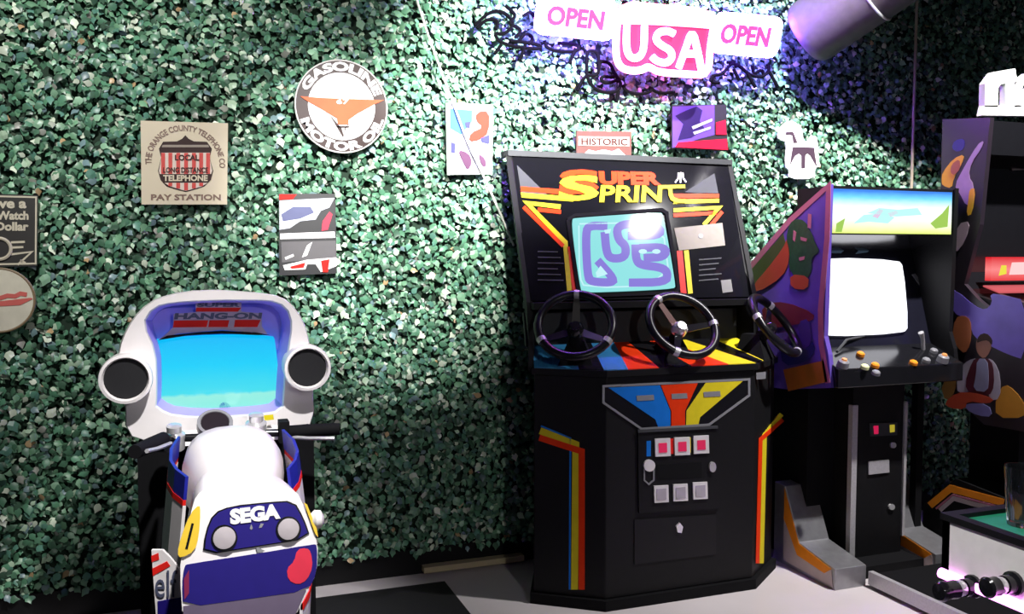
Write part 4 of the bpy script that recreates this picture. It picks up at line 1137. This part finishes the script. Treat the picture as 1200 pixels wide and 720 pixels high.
# ================================================================ DUCT
A = PY(3.40).at(943, 42)
dv = Vector((.40, -.78, .44)).normalized()
dt = thing('air_duct', 'large round metal air duct rising to the ceiling right of the neon', 'duct', tuple(A))
DM = mat('duct metal', (.11, .095, .12), .5, .3, var=.2, spec=.25)
Bv = A + dv * 1.5
obj('duct_pipe', MB().lathe(A, Bv - A, [(0, 0), (.13, .0), (.145, .01), (.15, .03), (.15, 1), (0, 1)], 36, False), DM, dt, smooth=True)
for f_ in (.22, .5, .8):
    p = A + (Bv - A) * f_
    obj('duct_band', MB().torus(p, dv, .152, .006, 36, 6), STEEL, dt, smooth=True)

# ================================================================ NEON
NY = 3.40
NP2 = PY(NY)
VIOW = emis('violet white neon', (.5, .18, 2.0), 110)
LILP = emis('lilac bloom panel', (.45, .28, 1.7), 14)  # bloom of the neon inside the border, put in as an emitting panel
HOTP = emis('hot pink neon', (1.0, .04, .5), .95)
REDW = emis('red white neon', (1.6, .22, .5), 16)
REDG2 = emis('red bloom panel', (1.0, .05, .2), 1.0, base=(.3, .01, .03))  # red glow between the USA tubes, put in as an emitting panel
def open_sign(corners, label):
    t = thing('neon_sign', label, 'neon sign', tuple(NP2.at(sum(c_[0] for c_ in corners) / 4, max(c_[1] for c_ in corners))), 'lit open signs')
    rc = chaikin(corners, 0)
    # rounded outline
    rr = []
    for i in range(4):
        p_, c_, n2 = Vector(corners[i - 1]), Vector(corners[i]), Vector(corners[(i + 1) % 4])
        for tt in (0, .33, .67, 1):
            a_, b2 = c_ + (p_ - c_).normalized() * 9, c_ + (n2 - c_).normalized() * 9
            u1, u2 = a_.lerp(c_, tt), c_.lerp(b2, tt)
            rr.append(tuple(u1.lerp(u2, tt)))
    pan = decal('bloom_panel', NP2, [rr], LILP, t, off=0, th=.012)
    obj('border_tube', MB().tube([NP2.at(x_, y_, .022) for x_, y_ in rr], .011, 8, True), VIOW, t, smooth=True)
    tl, tr, br, bl = corners
    mixp = lambda a_, b2, c_, d_, u, v: tuple((Vector(a_).lerp(Vector(b2), u)).lerp(Vector(c_).lerp(Vector(d_), u), v))
    P_ = lambda u, v: mixp(bl, br, tl, tr, u, v)
    letters('lettering', 'OPEN', NP2, P_(.13, .22), P_(.88, .22), P_(.13, .78), HOTP, t, .035, off=.014, th=.006)
    for u in (.2, .8):
        q0 = NP2.at(*P_(u, .9))
        obj('standoff', MB().cyl(q0, q0 + Vector((0, .12, 0)), .006), BLACKM, t)
    return t
open_sign([(631, -3), (720, 6), (713, 47), (625, 38)], 'glowing white OPEN sign with violet edge beside the black tube scrollwork')
open_sign([(837, 18), (912, 24), (904, 67), (828, 60)], 'glowing white OPEN sign with violet edge beside the round duct')
t = thing('neon_sign', 'glowing pink and white USA neon sign between the two OPEN signs', 'neon sign', tuple(NP2.at(775, 90)))
NP2 = PY(3.35)
Zn = zoomer(700, 0, 5.4545)
uo = Zn([(128, 35), (420, 62), (742, 92), (700, 300), (692, 488), (560, 482), (370, 470), (310, 430), (270, 455), (200, 462), (130, 440), (100, 370), (105, 200)])
decal('bloom_panel', NP2, [uo], REDG2, t, off=0, th=.012)
obj('border_tube', MB().tube([NP2.at(x_, y_, .024) for x_, y_ in chaikin(uo, 2)], .015, 8, True), REDW, t, smooth=True)
obj('bloom_bar', MB().poly(NP2, Zn([(128, 40), (740, 98), (722, 190), (600, 180), (360, 165), (115, 160)]), .014, .006), emis('white bloom bar', (1.6, 1.3, 2.2), 1.3), t)  # overexposed top of the letters, put in as a white emitting bar
for nm, pth in (('letter_tube', [(170, 165), (165, 310), (185, 370), (225, 385), (265, 360), (280, 300), (282, 175)]),
                ('letter_tube', [(470, 225), (430, 205), (370, 215), (350, 260), (390, 300), (450, 330), (460, 380), (420, 415), (360, 400), (330, 370)]),
                ('letter_tube', [(500, 440), (540, 330), (585, 195), (620, 330), (645, 460)]),
                ('letter_tube', [(530, 350), (625, 355)])):
    obj(nm, MB().tube([NP2.at(x_, y_, .026) for x_, y_ in chaikin(Zn(pth), 2, False)], .0155, 8), REDW, t, smooth=True)
for px_, py_ in ((740, 20), (820, 80)):
    q0 = NP2.at(px_, py_)
    obj('standoff', MB().cyl(q0, q0 + Vector((0, .19, 0)), .006), BLACKM, t)
# unlit black tubing
Zk = zoomer(540, 0, 3.158)
TUB = mat('black neon tubing', (.003, .003, .004), .8, spec=.03)
def scroll(label, paths, r=.0075):
    pts = [p for q_ in paths for p in q_]
    t = thing('unlit_neon_tubing', label, 'neon sign', tuple(PY(3.44).at(sum(p[0] for p in pts) / len(pts), max(p[1] for p in pts))))
    for q_ in paths:
        obj('tube', MB().tube([PY(3.44).at(*p) for p in chaikin(q_, 2, False)], r, 6), TUB, t, smooth=True)
    return t
scroll('black unlit tube scrollwork left of the OPEN sign that it touches',
       [Zk([(50, 95), (110, 40), (165, 45), (200, 90), (160, 130), (120, 120), (150, 165), (290, 185), (300, 165), (180, 150)]),
        Zk([(60, 105), (95, 70), (140, 75), (130, 110)]), Zk([(165, 20), (210, 60), (170, 85), (230, 110), (200, 140)]),
        Zk([(150, 165), (125, 200)]), Zk([(240, 165), (218, 225)]), Zk([(310, 150), (320, 185), (430, 195), (440, 165), (360, 160)]), Zk([(425, 180), (402, 235)]), Zk([(230, 60), (260, 40), (280, 80)]),
        Zk([(215, 150), (240, 120), (270, 140), (250, 165)])])
Zk1 = zoomer(600, 0, 6)
scroll('black unlit tube lettering hanging below the USA sign',
       [Zk1([(525, 530), (525, 380), (545, 355), (595, 365), (610, 400), (612, 535), (525, 530)]), Zk1([(525, 530), (550, 590), (600, 640), (680, 655), (745, 640), (770, 590), (740, 560), (660, 595), (610, 540), (720, 540)]),
        Zk1([(525, 530), (490, 570), (460, 640)]), Zk1([(620, 430), (690, 440), (720, 520), (760, 570)]), Zk1([(750, 640), (735, 720)]),
        Zn([(160, 545), (190, 590), (270, 605), (340, 590), (350, 560)]), Zn([(330, 560), (400, 600), (480, 590)])])
scroll('black unlit tube scrollwork under the OPEN sign by the duct',
       [Zn([(720, 520), (740, 480), (790, 480), (830, 440), (860, 400), (920, 430), (960, 470), (1040, 500), (1100, 460), (1090, 410)]), Zn([(870, 440), (905, 510)]), Zn([(960, 470), (1010, 560)]),
        Zn([(1100, 460), (1150, 550)]), Zn([(830, 400), (870, 395), (890, 430)]), Zn([(990, 420), (1000, 480), (1050, 440), (1070, 490)]), Zn([(740, 480), (730, 530), (780, 530)])])
